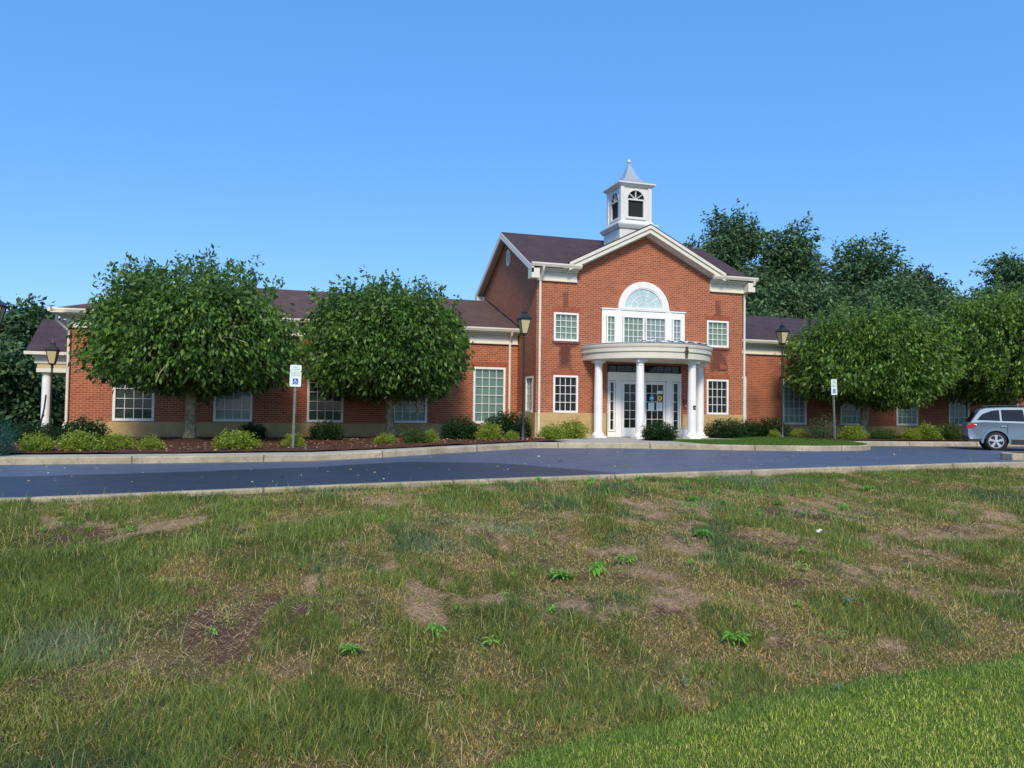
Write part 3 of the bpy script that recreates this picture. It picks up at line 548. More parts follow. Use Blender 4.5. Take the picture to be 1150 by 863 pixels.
for (o, x, mt_) in ((s1, 14.72, wm), (s2, 15.08, dm)):
    k = MB(); k.box(x-.05, x+.05, .0072, .009, .60, .64, T); k.box(x-.02, x+.02, .0072, .009, .64, .67, T); k.build('sticker_mark', mt_, o)
for (x0, x1, z0, z1, lb) in ((14.57, 14.83, .12, .44, 'wide pale notice taped inside the door below the blue sticker'), (14.93, 15.2, .14, .44, 'white paper notice on the door below the yellow sticker'), (14.95, 15.2, .80, .92, 'small white notice on the door above the yellow sticker')):
    k = MB(); k.box(x0, x1, .003, .006, z0, z1, T); o = tag(k.build('paper_notice', paper), lb, 'notice')
    k = MB()
    for j in range(1, int((z1-z0)/.045)): k.box(x0+.03, x1-.03-.03*(j % 3), .0062, .0075, z1-.045*j-.008, z1-.045*j, T)
    k.build('printed_lines', mat('ink', (.25, .3, .32), .7), o)
# portico: curved roof on four round columns
pa, pb = 2.62, 2.45; PX = 14.35
def ell(f0, z, n=40, y0=27.98): return [(PX-(pa+f0)*math.cos(t), y0-(pb+f0)*math.sin(t), z) for t in np.linspace(0, math.pi, n)]
def ell_band(mb, f, z0, z1, n=40):
    a = ell(f, z0, n); b = ell(f, z1, n); mb.add(a+b, [(i, i+1, n+i+1, n+i) for i in range(n-1)])
def ell_loft(mb, prof, n=44):
    o = len(mb.v)
    for f, z in prof: mb.v += ell(f, z, n)
    k = len(prof)
    for j in range(k-1):
        for i in range(n-1): mb.f.append((o+j*n+i, o+j*n+i+1, o+(j+1)*n+i+1, o+(j+1)*n+i))
    mb.f.append(tuple(o+i for i in range(n))[::-1]); mb.f.append(tuple(o+(k-1)*n+i for i in range(n)))
pr = MB(); ell_loft(pr, [(-.12, 2.02), (-.02, 2.03), (.0, 2.05), (.0, 2.27), (.02, 2.285), (.05, 2.30), (.05, 2.44), (.075, 2.46), (.10, 2.53), (.10, 2.575), (.02, 2.60)]); por = B(pr, 'portico_roof', M['porticopaint'], smooth=False)
for p in por.data.polygons: p.use_smooth = len(p.vertices) == 4
por.data.set_sharp_from_angle(angle=R(30))
tp = MB(); ell_loft(tp, [(.09, 2.602), (.0, 2.64), (-.5, 2.68)]); B(tp, 'portico_top', M['metalroof'], por)
for th in (15, 61, 118, 163.5):
    x = PX+2.30*math.cos(R(th)); y = 27.98-2.08*math.sin(R(th)); zb = -.93
    k = MB(); prof = [(.20, .16), (.185, .20), (.165, .22), (.163, .24), (.168, .9), (.163, 1.6), (.15, 2.4), (.142, 2.70), (.155, 2.715), (.155, 2.735), (.145, 2.745), (.145, 2.79), (.165, 2.81), (.19, 2.85)]
    k.lathe(prof, (x, y, zb), 24); col_ = B(k, 'column', M['column'], smooth=True)
    k = MB(); k.lathe([(.25, 0), (.25, .07)], (x, y, zb), square=True); k.lathe([(.235, .071), (.245, .10), (.235, .13), (.205, .15), (.20, .165)], (x, y, zb), 24); B(k, 'column_base', M['column'], col_)
    k = MB(); k.box(x-.2, x+.2, y-.2, y+.2, zb+2.852, 2.018); B(k, 'capital', M['column'], col_)
# rust-stained scupper on the portico fascia
t = math.radians(90-3); sx = 14.85; sy = 27.98-(pb)*math.sqrt(1-((sx-PX)/pa)**2)
rust = noisy('rust_stain', (.16, .10, .06), (.05, .035, .03), 12, .9)
k = MB(); k.box(sx-.05, sx+.05, sy-.10, sy-.02, 2.33, 2.50); k.box(sx-.09, sx+.09, sy-.075, sy-.03, 2.30, 2.34); k.box(sx-.07, sx+.07, sy-.006, sy+.01, 2.07, 2.29); k.box(sx-.10, sx-.08, sy-.006, sy+.01, 2.12, 2.29); k.box(sx+.085, sx+.1, sy-.006, sy+.01, 2.10, 2.29); B(k, 'rusty_scupper', rust, por)
# crumpled flashing/plastic lying on the portico
random.seed(8); mbp = MB(); n = 60; V = []
for j in range(4):
    for i in range(n):
        x = 13.1+3.0*i/(n-1); yy = 27.98-(pb+.06-.2*j)*math.sqrt(max(0, 1-((x-PX)/(pa+.06))**2)); V.append((x, yy, 2.655+.02*j+random.uniform(0, .05)+(.05*math.sin(i*.7) if j < 2 else 0)*.5))
mbp.add(V, [(j*n+i, j*n+i+1, (j+1)*n+i+1, (j+1)*n+i) for j in range(3) for i in range(n-1)])
o = mbp.build('plastic_sheet', mat('plastic_sheet', (.62, .68, .75), .35), recalc=False); sm = o.modifiers.new('thick', 'SOLIDIFY'); sm.thickness = .01; tag(o, 'crumpled pale plastic sheet lying along the top of the curved portico', 'plastic sheet')
# small fittings near the door
k = MB(); k.box(16.14, 16.30, .0, .05, .44, .60, T); k.box(16.16, 16.28, .0, .06, .24, .40, T); o = k.build('intercom', M['stain_brick'], bevel=.008); tag(o, 'two small dark boxes fixed to the brick right of the entrance door', 'intercom')
k = MB(); k.box(16.18, 16.26, .061, .066, .30, .36, T); k.build('keypad', M['metalroof'], o)
cxp = PX+2.30*math.cos(R(61)); cyp = 27.98-2.08*math.sin(R(61)); k = MB(); k.box(cxp-.05, cxp+.06, cyp-.19, cyp-.15, .18, .33); o = k.build('push_plate', M['black'], bevel=.01); tag(o, 'small black door opener plate on the front right column', 'push plate')
k = MB(); k.box(cxp-.02, cxp+.03, cyp-.196, cyp-.19, .22, .27); k.build('button', M['metalroof'], o)
k = MB(); k.box(15.75, 16.1, 27.35, 27.62, -.93, -.58); o = k.build('utility_box', M['white'], bevel=.02); tag(o, 'low white box standing on the floor behind the right portico columns', 'utility box'); k = MB(); k.box(15.73, 16.12, 27.33, 27.64, -.58, -.55); k.build('lid', M['trim'], o)
k = MB(); k.lathe([(.03, 0), (.06, .02), (.055, .08), (.02, .11)], (16.35, F-.1, 1.75), 12); k.box(16.33, 16.37, F-.1, F, 1.83, 1.86); tag(k.build('security_camera', M['white']), 'small pale camera dome on the brick under the portico roof', 'camera')
k = MB(); T = TF(F); k.prism([(17.98-.22, 1.82), (17.98+.22, 1.82), (17.98+.22, 2.02), (17.98+.16, 2.10), (17.98, 2.14), (17.98-.16, 2.10), (17.98-.22, 2.02)], .002, .03, lambda a, b, d: T(a, d, b)); o = k.build('wall_plaque', M['stain_brick'], bevel=.008); tag(o, 'small dark arched plaque on the brick between the two right windows', 'plaque')
k = MB(); k.prism([(17.98-.15, 1.88), (17.98+.15, 1.88), (17.98+.15, 1.99), (17.98, 2.06), (17.98-.15, 1.99)], .031, .036, lambda a, b, d: T(a, d, b)); k.build('plaque_face', M['soldier'], o)

# side porch on the far left -----------------------------------------
PO = (-7.6, 34.2, -1.3)
def Bp(mb, name, mt, parent=None, **kw): return mb.build(name, mt, parent or bld, off=BO, **kw)
k = MB(); slab(k, [(-8.66, 33.75, 2.12), (-6.55, 33.75, 2.12), (-6.55, 36.6, 3.62), (-8.82, 36.6, 3.62)]); slab(k, [(-8.66, 39.4, 2.12), (-6.55, 39.4, 2.12), (-6.55, 36.61, 3.62), (-8.82, 36.61, 3.62)]); Bp(k, 'porch_roof', M['roof'])
k = MB(); k.box(-8.72, -6.56, 33.7, 33.95, 1.98, 2.10); k.box(-8.5, -6.56, 33.95, 34.1, 1.88, 1.98); k.box(-8.42, -6.56, 34.0, 38.5, 1.66, 1.88); k.box(-8.36, -6.56, 34.02, 38.5, 1.32, 1.48); Bp(k, 'porch_cornice', M['trim'])
k = MB(); k.box(-8.34, -6.56, 34.04, 38.5, 1.485, 1.655); Bp(k, 'porch_frieze', M['yellow'])
k = MB(); k.lathe([(.24, -1.5), (.24, -1.4), (.18, -1.35), (.165, 1.1), (.16, 1.2), (.21, 1.3)], (-8.05, 34.3, 0), 20); Bp(k, 'porch_column', M['column'], smooth=True)
k = MB(); k.box(-7.75, -6.56, 35.9, 36.2, -1.8, 1.32); Bp(k, 'porch_wall', M['brick'])
k = MB(); k.tube([(-8.2, 33.6, -1.5), (-7.95, 33.6, -.1), (-7.9, 33.6, .45)], .03, 6); k.tube([(-8.25, 33.6, -1.0), (-7.95, 33.6, -.3)], .03, 6); o = k.build('handrail', M['black']); tag(o, 'thin black handrail beside the white column of the far left porch', 'handrail')

# ---------------------------------------------------------------- foliage
def rnd_dirs(rs, n):
    v = rs.normal(size=(n, 3)); return v/np.linalg.norm(v, axis=1)[:, None]
def leaves(rs, P, D, size, aspect, fold, pal, tintn, droop=.3):
    """folded diamond leaves at P (n,3) pointing along D (n,3)"""
    n = len(P); D = D/np.linalg.norm(D, axis=1)[:, None]; S_ = np.cross(D, rnd_dirs(rs, n)); S_ /= np.linalg.norm(S_, axis=1)[:, None]; U = np.cross(S_, D)
    l = (size*rs.uniform(.5, 1.45, n))[:, None]; w = l*aspect
    a = P; b = P+D*l*.5+S_*w*.5+U*w*fold; c = P+D*l; d = P+D*l*.5-S_*w*.5+U*w*fold
    V = np.stack([a, b, c, d], 1).reshape(-1, 3); F_ = np.arange(4*n).reshape(n, 4)
    pal = np.array(pal); ci = rs.choice(len(pal), n, p=tintn); col = pal[ci]*rs.uniform(.6, 1.4, (n, 1)); return V, F_, np.repeat(col, 4, 0)
def crown_np(seed, shape, ncl, per, csize, leaf, aspect, pal, pw, sprouts=0, lumps=.22, inner=.35, droop=.5, gaps=0, tip=None):
    """shape(dirs)->radius; clusters of leaves gathered on twigs through the crown's volume"""
    rs = np.random.RandomState(seed); d = rnd_dirs(rs, ncl); ld = rnd_dirs(rs, 42); la = rs.uniform(-1, 1, 42)
    r = shape(d); lump = np.zeros(ncl)
    for k in range(42): lump += la[k]*np.exp((d@ld[k]-1)*26)
    t = rs.uniform(0, 1, ncl)**inner
    if gaps:
        gd = rnd_dirs(rs, gaps); keep = np.ones(ncl, bool)
        for k in range(gaps): keep &= ~((d@gd[k] > .975) & (t > .45))
        d, r, lump, t = d[keep], r[keep], lump[keep], t[keep]
    P = d*(r*(1+lumps*lump)*t)[:, None]
    out = d*np.array([1, 1, .5])+rs.normal(size=d.shape)*.35; n = len(P)
    out[:, 2] -= droop*.4; out /= np.linalg.norm(out, axis=1)[:, None]
    s = rs.uniform(-.5, 1, (n, per)); off = rs.normal(size=(n, per, 3))*csize*.33; Q = P[:, None]+out[:, None]*(s*csize)[..., None]+off
    D_ = out[:, None]+rs.normal(size=(n, per, 3))*.6; D_[..., 2] -= droop; Q = Q.reshape(-1, 3); D_ = D_.reshape(-1, 3)
    if sprouts:
        sp, sdv = [], []
        for k in range(sprouts):
            a = rs.uniform(0, 2*np.pi); q = rs.uniform(0, 1)**.7*2.1; dd = np.array([np.cos(a)*q, np.sin(a)*q, 1.]); dd /= np.linalg.norm(dd); base = dd*shape(dd[None])[0]*.9; ln = rs.uniform(.3, 1.25)*(1-.2*q)+.2
            dir_ = np.array([np.cos(a)*q*.25, np.sin(a)*q*.25, 1.])+rs.normal(size=3)*.16; m_ = int(17*ln/.5); tt = rs.uniform(0, 1, m_)**.8
            sp.append(base+dir_*(tt*ln)[:, None]+rs.normal(size=(m_, 3))*.06); sdv.append(rs.normal(size=(m_, 3))+np.array([0, 0, .3]))
        Q = np.concatenate([Q]+sp); D_ = np.concatenate([D_]+sdv)
    V, F_, c_ = leaves(rs, Q, D_, leaf, aspect, .25, pal, pw)
    if sprouts: k = 4*sum(len(a) for a in sp); c_[-k:] = c_[-k:]*.6+np.array([.13, .22, .10])*.4     # paler, bluer tint on shoots paints in the sky their leaves reflect
    return V, F_, c_
G1 = [(.070, .150, .026), (.115, .215, .036), (.036, .088, .020), (.19, .29, .055)]
def dome(rx, ry, up, dn, p=2.):
    return lambda d: 1/((np.hypot(d[:, 0]/rx, d[:, 1]/ry))**p+(np.abs(d[:, 2])/np.where(d[:, 2] > 0, up, dn))**p)**(1/p)
def bough(mb, p, d, ln, r, depth, rs):
    q = [Vector(p)]; dd = Vector(d).normalized()
    for i in range(4): dd = (dd+Vector(rs.normal(size=3))*.13).normalized(); q.append(q[-1]+dd*ln/4)
    mb.tube(q, [r, r*.85, r*.7, r*.58, r*.45], 7 if depth > 1 else 5, False)
    if depth:
        for k in range(3):
            a = Vector(rs.normal(size=3)); bough(mb, q[2+k % 3], (dd+a*.75+Vector((0, 0, .15))), ln*.68, r*.5, depth-1, rs)
def street_tree(seed, loc, label, rx, ry, up, dn, cz, trunk_h, tr, ncl, sprouts, lean=0, pal=G1, pw=(.4, .25, .25, .1)):
    rs = np.random.RandomState(seed); t = thing('street_tree', label, 'tree', loc, 'clipped round street trees in front of the building')
    k = MB(); fork = Vector((lean*.5, 0, trunk_h)); k.tube([(0, 0, -.1), (.0, 0, .05), (.02, 0, .3), (lean*.3, 0, trunk_h*.6), tuple(fork)], [tr*1.7, tr*1.25, tr, tr*.9, tr*.95], 10)
    for a in range(7): th = a*2*math.pi/7+rs.uniform(-.3, .3); bough(k, fork-Vector((0, 0, .08)), (math.cos(th), math.sin(th), rs.uniform(.5, 1.3)), min(rx, ry)*.62, tr*.5, 2, rs)
    k.build('trunk', M['barkpale'], t, smooth=True)
    V, F_, c_ = crown_np(seed, dome(rx, ry, up, dn, 2.5), ncl, 15, .34, .165, .46, pal, pw, sprouts, .2, .36, droop=.95)
    V[:, 2] += cz; V[:, 0] += lean; np_mesh('crown', V, F_, M['leaf'], c_, t); return t
def gz(x, y): return float(zbed(np.float64(x), np.float64(y)))
street_tree(1, (-2.2, 26.4, gz(-2.2, 26.4)+.12), 'round leafy street tree nearest the left end, with wispy shoots rising above its crown', 3.15, 3.0, 1.75, 1.25, 2.98, 1.55, .17, 3700, 190, .02)
street_tree(2, (4.3, 28.0, gz(4.3, 28.0)+.12), 'dense round street tree between the disabled parking sign and the tall lamp post', 2.9, 2.6, 2.05, 1.2, 2.88, 1.5, .17, 3400, 140, -.05)
G2 = [(.080, .165, .026), (.125, .22, .034), (.045, .10, .020), (.20, .30, .05)]
street_tree(3, (24.3, 27.2, gz(24.3, 27.2)+.1), 'broad street tree standing right behind the second disabled parking sign', 3.4, 3.0, 2.0, 1.45, 3.1, 1.5, .18, 3500, 60, .5, G2, (.35, .3, .2, .15))
street_tree(4, (32.0, 26.6, gz(32.0, 26.6)+.1), 'bright green street tree above the silver car at the right edge', 4.2, 3.4, 2.5, 2.0, 3.75, 1.8, .19, 4700, 45, 0, G2, (.3, .35, .15, .2))
# shrubs
PAL = {'dark': [(.022, .060, .018), (.032, .080, .022), (.016, .045, .015)], 'light': [(.26, .33, .045), (.17, .26, .04), (.34, .38, .07)], 'mid': [(.06, .12, .025), (.09, .15, .03), (.04, .08, .02)], 'grey': [(.11, .15, .07), (.08, .12, .06), (.14, .17, .10)], 'blue': [(.03, .10, .085), (.045, .13, .11), (.02, .07, .055)]}
PROTO = {}
def shrub_proto(kind, seed, ncl, per, cs, leaf, aspect, rx, up, lumps, spr=0, inner=.45):
    V, F_, c_ = crown_np(seed, dome(rx, rx*.85, up, .25), ncl, per, cs, leaf, aspect, PAL[kind], (.4, .35, .25), 0, lumps, inner, .0)
    V[:, 2] = np.maximum(V[:, 2]+.22, .0); rs = np.random.RandomState(seed)
    k = MB()
    for a in range(7): th = rs.uniform(0, 6.28); k.tube([(0, 0, -.03), (math.cos(th)*rx*.3, math.sin(th)*rx*.3, up*.4), (math.cos(th)*rx*.6, math.sin(th)*rx*.55, up*.8)], [.02, .013, .006], 5)
    t = bpy.data.objects.new('shrub', None); C.objects.link(t)
    f = np_mesh('foliage', V, F_, M['leaf'], c_, t); s = k.build('stem', M['bark'], t); return t
PK = {'dark': [(51, 900, 12, .10, .05, .5, .5, .62, .06), (52, 900, 12, .10, .05, .5, .5, .6, .09)], 'light': [(61, 420, 11, .13, .065, .5, .5, .45, .3), (62, 420, 11, .14, .065, .5, .5, .48, .35)], 'mid': [(71, 460, 11, .13, .06, .5, .5, .62, .3)], 'grey': [(81, 380, 10, .2, .06, .3, .5, .95, .4)], 'blue': [(91, 420, 12, .14, .07, .2, .5, .6, .3)]}
SH = [  # x, y, kind, rx, h, label, name
    (-6.6, 26.8, 'dark', .75, .62, 'low dark green shrub at the far left under the porch column'), (-5.3, 21.9, 'light', .62, .55, 'yellow green shrub second from the left end of the bed'),
    (-4.4, 21.9, 'light', .66, .62, 'yellow green shrub right below the leftmost lamp post and downspout'), (-5.1, 26.0, 'dark', .85, .82, 'large dark rounded shrub at the left corner of the brick wing'),
    (-3.65, 22.6, 'light', .72, .50, 'spreading yellow green shrub in front of the leftmost window'), (-2.8, 22.4, 'light', .48, .45, 'small yellow green shrub left of the first street tree trunk'),
    (-.68, 22.2, 'light', .85, .62, 'spreading yellow green shrub right of the first street tree trunk'), (-.38, 28.9, 'dark', .52, .62, 'dark shrub under the second window from the left'),
    (.82, 22.9, 'light', .48, .48, 'small yellow green shrub at the foot of the left parking sign'), (2.05, 27.3, 'dark', .60, .72, 'dark rounded shrub just right of the left parking sign'),
    (3.5, 23.6, 'light', .50, .42, 'low yellow green shrub at the second street tree trunk'), (4.5, 24.0, 'mid', .42, .62, 'loose leggy shrub right of the second street tree trunk'), (5.05, 24.4, 'light', .40, .50, 'small loose yellow green shrub next to the leggy one'),
    (6.7, 27.0, 'dark', .75, .85, 'dark spreading shrub below the tall wing window'), (7.35, 25.6, 'light', .68, .72, 'yellow green shrub in front of the tall wing window'), (8.9, 28.6, 'dark', 1.05, 1.05, 'tall dark yew shrub in the corner behind the tall lamp post'),
    (8.0, 25.2, 'light', .4, .4, 'tiny yellow green shrub at the foot of the tall lamp post left of the entrance'), (9.75, 26.0, 'light', .72, .62, 'yellow green shrub at the corner of the main block'), (10.75, 26.5, 'light', .82, .78, 'yellow green shrub below the lower left window of the main block'),
    (13.3, 24.7, 'dark', .78, .74, 'clipped dark boxwood in front of the entrance doors'), (17.5, 27.0, 'dark', .82, .80, 'clipped dark boxwood right of the portico columns'), (18.95, 28.2, 'dark', .88, .85, 'clipped dark boxwood at the right corner of the main block'),
    (20.9, 28.9, 'dark', .80, .85, 'dark shrub behind the lamp post right of the entrance'), (19.75, 27.0, 'light', .38, .42, 'small yellow green shrub left of the right lamp post'), (21.3, 27.4, 'light', .55, .45, 'low yellow green shrub right of the right lamp post'),
    (21.75, 26.4, 'grey', .72, 1.15, 'airy grey green shrub left of the right parking sign'), (22.4, 25.6, 'light', .78, .66, 'yellow green shrub at the foot of the right parking sign'), (23.6, 25.4, 'mid', .60, .55, 'green shrub just right of the third street tree trunk'),
    (24.9, 25.2, 'light', .55, .55, 'rounded yellow green shrub left of the big clump near the car'), (25.7, 25.2, 'light', .80, .78, 'big yellow green shrub in the clump left of the car'), (26.6, 25.1, 'mid', .85, .85, 'tall green shrub right beside the tail of the silver car'), (28.6, 25.0, 'light', .9, .8, 'yellow green shrub seen past the silver car'),
    (-5.9, 20.55, 'blue', .60, .95, 'blue green juniper cut off by the left edge of the picture')]
for i, (x, y, kd, rx, h, lb) in enumerate(SH):
    if kd not in PROTO: PROTO[kd] = [[shrub_proto(kd, *a), False, a] for a in PK[kd]]
    e = PROTO[kd][i % len(PROTO[kd])]; o = e[0] if not e[1] else copy_tree(e[0]); e[1] = True
    a = e[2]; o.name = 'shrub'; o.location = (x, y, gz(x, y)); o.rotation_euler = (0, 0, i*1.7); q_ = .7 if kd == 'light' else .93; h *= .74 if kd in ('light', 'mid') else .92; o.scale = (q_*rx/a[6], q_*rx/a[6]*.9, 1.1*h/(a[7]+.25)); tag(o, lb, 'shrub', 'shrubs in the beds along the building')
for kd in PROTO:
    for e in PROTO[kd]:
        if not e[1]:
            for ch in [x for x in S.objects if x.parent == e[0]]: bpy.data.objects.remove(ch)
            bpy.data.objects.remove(e[0])
# background trees: irregular crowns made of several boughs of foliage
GF = [(.060, .125, .058), (.085, .165, .072), (.035, .082, .042), (.13, .20, .085)]
def big_tree(seed, x, y, h, w, label, lobes=11, per=9, dens=1., pal=GF, low=.12, zbase=-1.4):
    rs = np.random.RandomState(seed); t = thing('background_tree', label, 'tree', (x, y, zbase), 'tall dark trees beyond the building')
    Vs, Cs = [], []; k = MB(); k.tube([(0, 0, -.2), (0, 0, h*.3), (rs.uniform(-.3, .3), 0, h*.62), (rs.uniform(-.5, .5), 0, h*.9)], [w*.06, w*.045, w*.028, w*.01], 8)
    for j in range(lobes):
        f = (j+.5)/lobes; z = h*(low+(1-low-.08)*f); rad = w*.5*math.sin(math.pi*min(.95, .22+.72*f))**.8; a = rs.uniform(0, 6.28)+j*2.4; q = rs.uniform(.35, .95)
        if j == lobes-1: q = .1
        cx_, cy_ = math.cos(a)*rad*q*.85, math.sin(a)*rad*q*.6; lr = w*rs.uniform(.17, .27)
        V, F_, c_ = crown_np(seed*50+j, dome(lr, lr, lr*.8, lr*.6), int(300*dens), per, .45, .29, .5, pal, (.35, .3, .2, .15), 0, .5, .5, .35, gaps=2)
        V += np.array([cx_, cy_, z]); Vs.append(V); Cs.append(c_); k.tube([(0, 0, z-lr*1.1), (cx_*.5, cy_*.5, z-lr*.4), (cx_, cy_, z)], [w*.02, w*.013, w*.005], 5, False)
    V = np.concatenate(Vs); np_mesh('crown', V, np.arange(len(V)).reshape(-1, 4), M['leaf_far'], np.concatenate(Cs), t); k.build('trunk', M['bark'], t); return t
BT = [(26.4, 49, 12.4, 5.0, 'dark tree just showing above the gable slope right of the cupola'), (36.6, 45, 9.8, 6.5, 'low dark tree filling the gap left of the leaning one'), (43.4, 46, 11.2, 7.0, 'mid-height dark tree under the left side of the broad spreading one'), (48.8, 47, 11.0, 7.5, 'mid-height dark tree under the right side of the broad spreading one'), (53.0, 47, 10.4, 7.5, 'rounded dark tree left of the dip in the treeline'), (30.6, 46, 11.0, 6.0, 'mid-height dark tree under the tallest one beside the gable'), (28.5, 49, 13.2, 7.5, 'dark tree right behind the gable beside the cupola'), (32.6, 50, 16.6, 7.0, 'tallest dark tree behind the right end of the main roof'), (34.8, 47, 10.5, 7.5, 'lower dark tree filling the gap right above the right wing roof'),
      (38.0, 50, 15.9, 7.5, 'tall dark tree with leaning top right of the tallest one'), (41.0, 45, 9.6, 6.5, 'low dark tree behind the roof ridge of the right wing'), (45.6, 50, 15.2, 9.5, 'broad spreading dark tree above the third street tree'),
      (50.5, 51, 13.6, 7.5, 'reddish tinged dark tree right of the broad spreading one'), (55.0, 53, 12.0, 7.0, 'low dark tree in the dip of the treeline near the right edge'), (60.0, 50, 15.4, 7.5, 'dark tree rising at the right edge of the picture'), (65.5, 50, 15.0, 8.5, 'outermost dark tree cut off by the right edge'),
      (49.0, 44, 8.5, 8.0, 'low dark tree between the third and fourth street trees'), (56, 45, 8.8, 8.5, 'low dark tree behind the bright green street tree'), (30.0, 44, 8.5, 6.0, 'low dark tree just behind the right wing roof next to the main block')]
GR = [(.06, .085, .045), (.075, .11, .05), (.045, .06, .035), (.12, .09, .05)]
for i, (x, y, h, w, lb) in enumerate(BT): big_tree(100+i, x, y, h, w*1.12, lb, pal=GR if 'reddish' in lb else GF, lobes=16, dens=.95)
for i, (x, y, h, w, lb) in enumerate([(-13.3, 47, 5.3, 5.0, 'dark tree at the left edge with its top below the lantern'), (-11.4, 45, 6.4, 4.6, 'dark tree left of the small porch roof, tallest on the left'), (-11.4, 40.5, 3.9, 4.2, 'lower dark tree behind the left porch column'), (-9.4, 46, 5.4, 3.6, 'dark tree peeping between porch roof and wing roof'), (-14.6, 43, 4.6, 4.5, 'dark tree cut off by the left edge behind the juniper')]):
    big_tree(140+i, x, y, h, w, lb, lobes=10, dens=.9, low=.08)

# ---------------------------------------------------------------- lamp posts
def lamp_post(loc, h, label, s=1.0):
    t = thing('lamp_post', label, 'street lamp', loc, 'black lantern lamp posts'); H = h-.92*s
    k = MB(); k.lathe([(.13, 0), (.13, .05), (.10, .10), (.075, .16), (.065, .4), (.05, .45), (.042, .5), (.036, H*.6), (.032, H-.12), (.05, H-.1), (.05, H-.06), (.035, H-.04), (.06, H)], n=12); k.build('pole', M['black'], t, smooth=True)
    def lz(z): return H+z*s
    fr = MB(); n = 4; b0, b1 = .085*s, .175*s
    fr.lathe([(b0*1.05, lz(0)), (b0*1.15, lz(.05))], square=True)
    for a in range(4):
        th = math.pi/4+a*math.pi/2; fr.tube([(b0*1.41*math.cos(th), b0*1.41*math.sin(th), lz(.04)), (b1*1.41*math.cos(th), b1*1.41*math.sin(th), lz(.50))], .014*s, 5)
    fr.lathe([(b1*1.12, lz(.50)), (b1*1.2, lz(.53)), (b1*1.1, lz(.55)), (.10*s, lz(.66)), (.07*s, lz(.70)), (.07*s, lz(.74)), (.085*s, lz(.75)), (.03*s, lz(.82)), (.012*s, lz(.86)), (.02*s, lz(.88)), (.003, lz(.92))], square=True); ln = fr.build('lantern', M['black'], t)
    g = MB(); g.lathe([(b0*.95, lz(.055)), (b1*.96, lz(.495))], square=True); g.build('lamp_glass', M['lampglass'], ln); return t
lamp_post((8.2, 24.6, gz(8.2, 24.6)), 3.5-gz(8.2, 24.6), 'tall black lamp post at the kerb left of the main block')
lamp_post((20.2, 27.1, gz(20.2, 27.1)), 3.83-gz(20.2, 27.1), 'black lamp post on the lawn right of the main block')
lamp_post((-7.2, 31.3, -1.35), 2.4+1.35, 'black lamp post in front of the small porch at the left corner')
lamp_post((-6.42, 22.3, -1.1), 4.0, 'black lamp post whose lantern is cut off by the left edge', 1.05)

# ---------------------------------------------------------------- parking signs
def text_mesh(body, size, mt, parent, loc):
    cu = bpy.data.curves.new('lettering', 'FONT'); cu.body = body; cu.size = size; cu.align_x = 'CENTER'; cu.extrude = .001
    o = bpy.data.objects.new('lettering', cu); C.objects.link(o); bpy.context.view_layer.update(); me = bpy.data.meshes.new_from_object(o.evaluated_get(bpy.context.evaluated_depsgraph_get())); bpy.data.objects.remove(o)
    o = bpy.data.objects.new('lettering', me); C.objects.link(o); me.materials.clear(); me.materials.append(mt); o.parent = parent; o.location = loc; o.rotation_euler = (R(90), 0, 0); return o
def parking_sign(loc, h, label, rz=0, lean=(0, 0)):
    t = thing('parking_sign', label, 'sign', loc, 'disabled parking signs', rz); t.rotation_euler = (lean[0], lean[1], rz)
    k = MB(); k.prism([(-.035, 0), (-.035, .02), (-.018, .02), (-.018, -.02), (.018, -.02), (.018, .02), (.035, .02), (.035, 0), (.026, 0), (.026, -.03), (-.026, -.03), (-.026, 0)], -.1, h+.04, lambda a, b, d: (a, b+.04, d)); k.build('post', M['post'], t)
    def plate(z0, z1, nm):
        k = MB(); w, c_ = .152, .03; pts = []
        for cx_, cz_, a0 in ((w-c_, z1-c_, 0), (-w+c_, z1-c_, 90), (-w+c_, z0+c_, 180), (w-c_, z0+c_, 270)):
            pts += [(cx_+c_*math.cos(R(a0+a)), cz_+c_*math.sin(R(a0+a))) for a in (0, 30, 60, 90)]
        k.prism(pts, -.003, 0, lambda a, b, d: (a, d, b)); return k.build(nm, M['signwhite'], t)
    p1 = plate(h-.17, h, 'upper_plate'); p2 = plate(h-.60, h-.176, 'lower_plate')
    text_mesh('VAN', .062, M['signgreen'], p1, (0, -.005, h-.085)); text_mesh('ACCESSIBLE', .042, M['signgreen'], p1, (0, -.005, h-.135))
    text_mesh('RESERVED', .052, M['signgreen'], p2, (0, -.005, h-.245)); text_mesh('PARKING', .058, M['signgreen'], p2, (0, -.005, h-.305))
    cx_, cz_ = 0, h-.455; k = MB(); k.box(-.072, .072, -.006, -.004, cz_-.08, cz_+.08); e = k.build('symbol_panel', M['signblue'], t)
    k = MB(); T2 = lambda a, b, d: (a, d, b); n = 14
    for i in range(n):
        t0, t1 = R(100+i*240/n), R(100+(i+1)*240/n); k.prism([(-.008+r*math.cos(q), cz_-.022+r*math.sin(q)) for r, q in ((.033, t0), (.042, t0), (.042, t1), (.033, t1))], -.009, -.0065, T2)
    k.prism([(-.012+.011*math.cos(q), cz_+.058+.011*math.sin(q)) for q in np.linspace(0, 6.28, 12, endpoint=False)], -.009, -.0065, T2)
    for a, b in (((-.012, .045), (-.006, -.005)), ((-.009, .022), (.024, .022)), ((-.006, -.005), (.028, -.005)), ((.028, -.005), (.044, -.045)), ((.044, -.045), (.056, -.040))):
        v = Vector((b[0]-a[0], b[1]-a[1])).normalized()*.0055; n_ = Vector((-v.y, v.x)); k.prism([(a[0]+n_.x, cz_+a[1]+n_.y), (a[0]-n_.x, cz_+a[1]-n_.y), (b[0]-n_.x, cz_+b[1]-n_.y), (b[0]+n_.x, cz_+b[1]+n_.y)], -.009, -.0066, T2)
    k.build('wheelchair_symbol', M['white'], e)
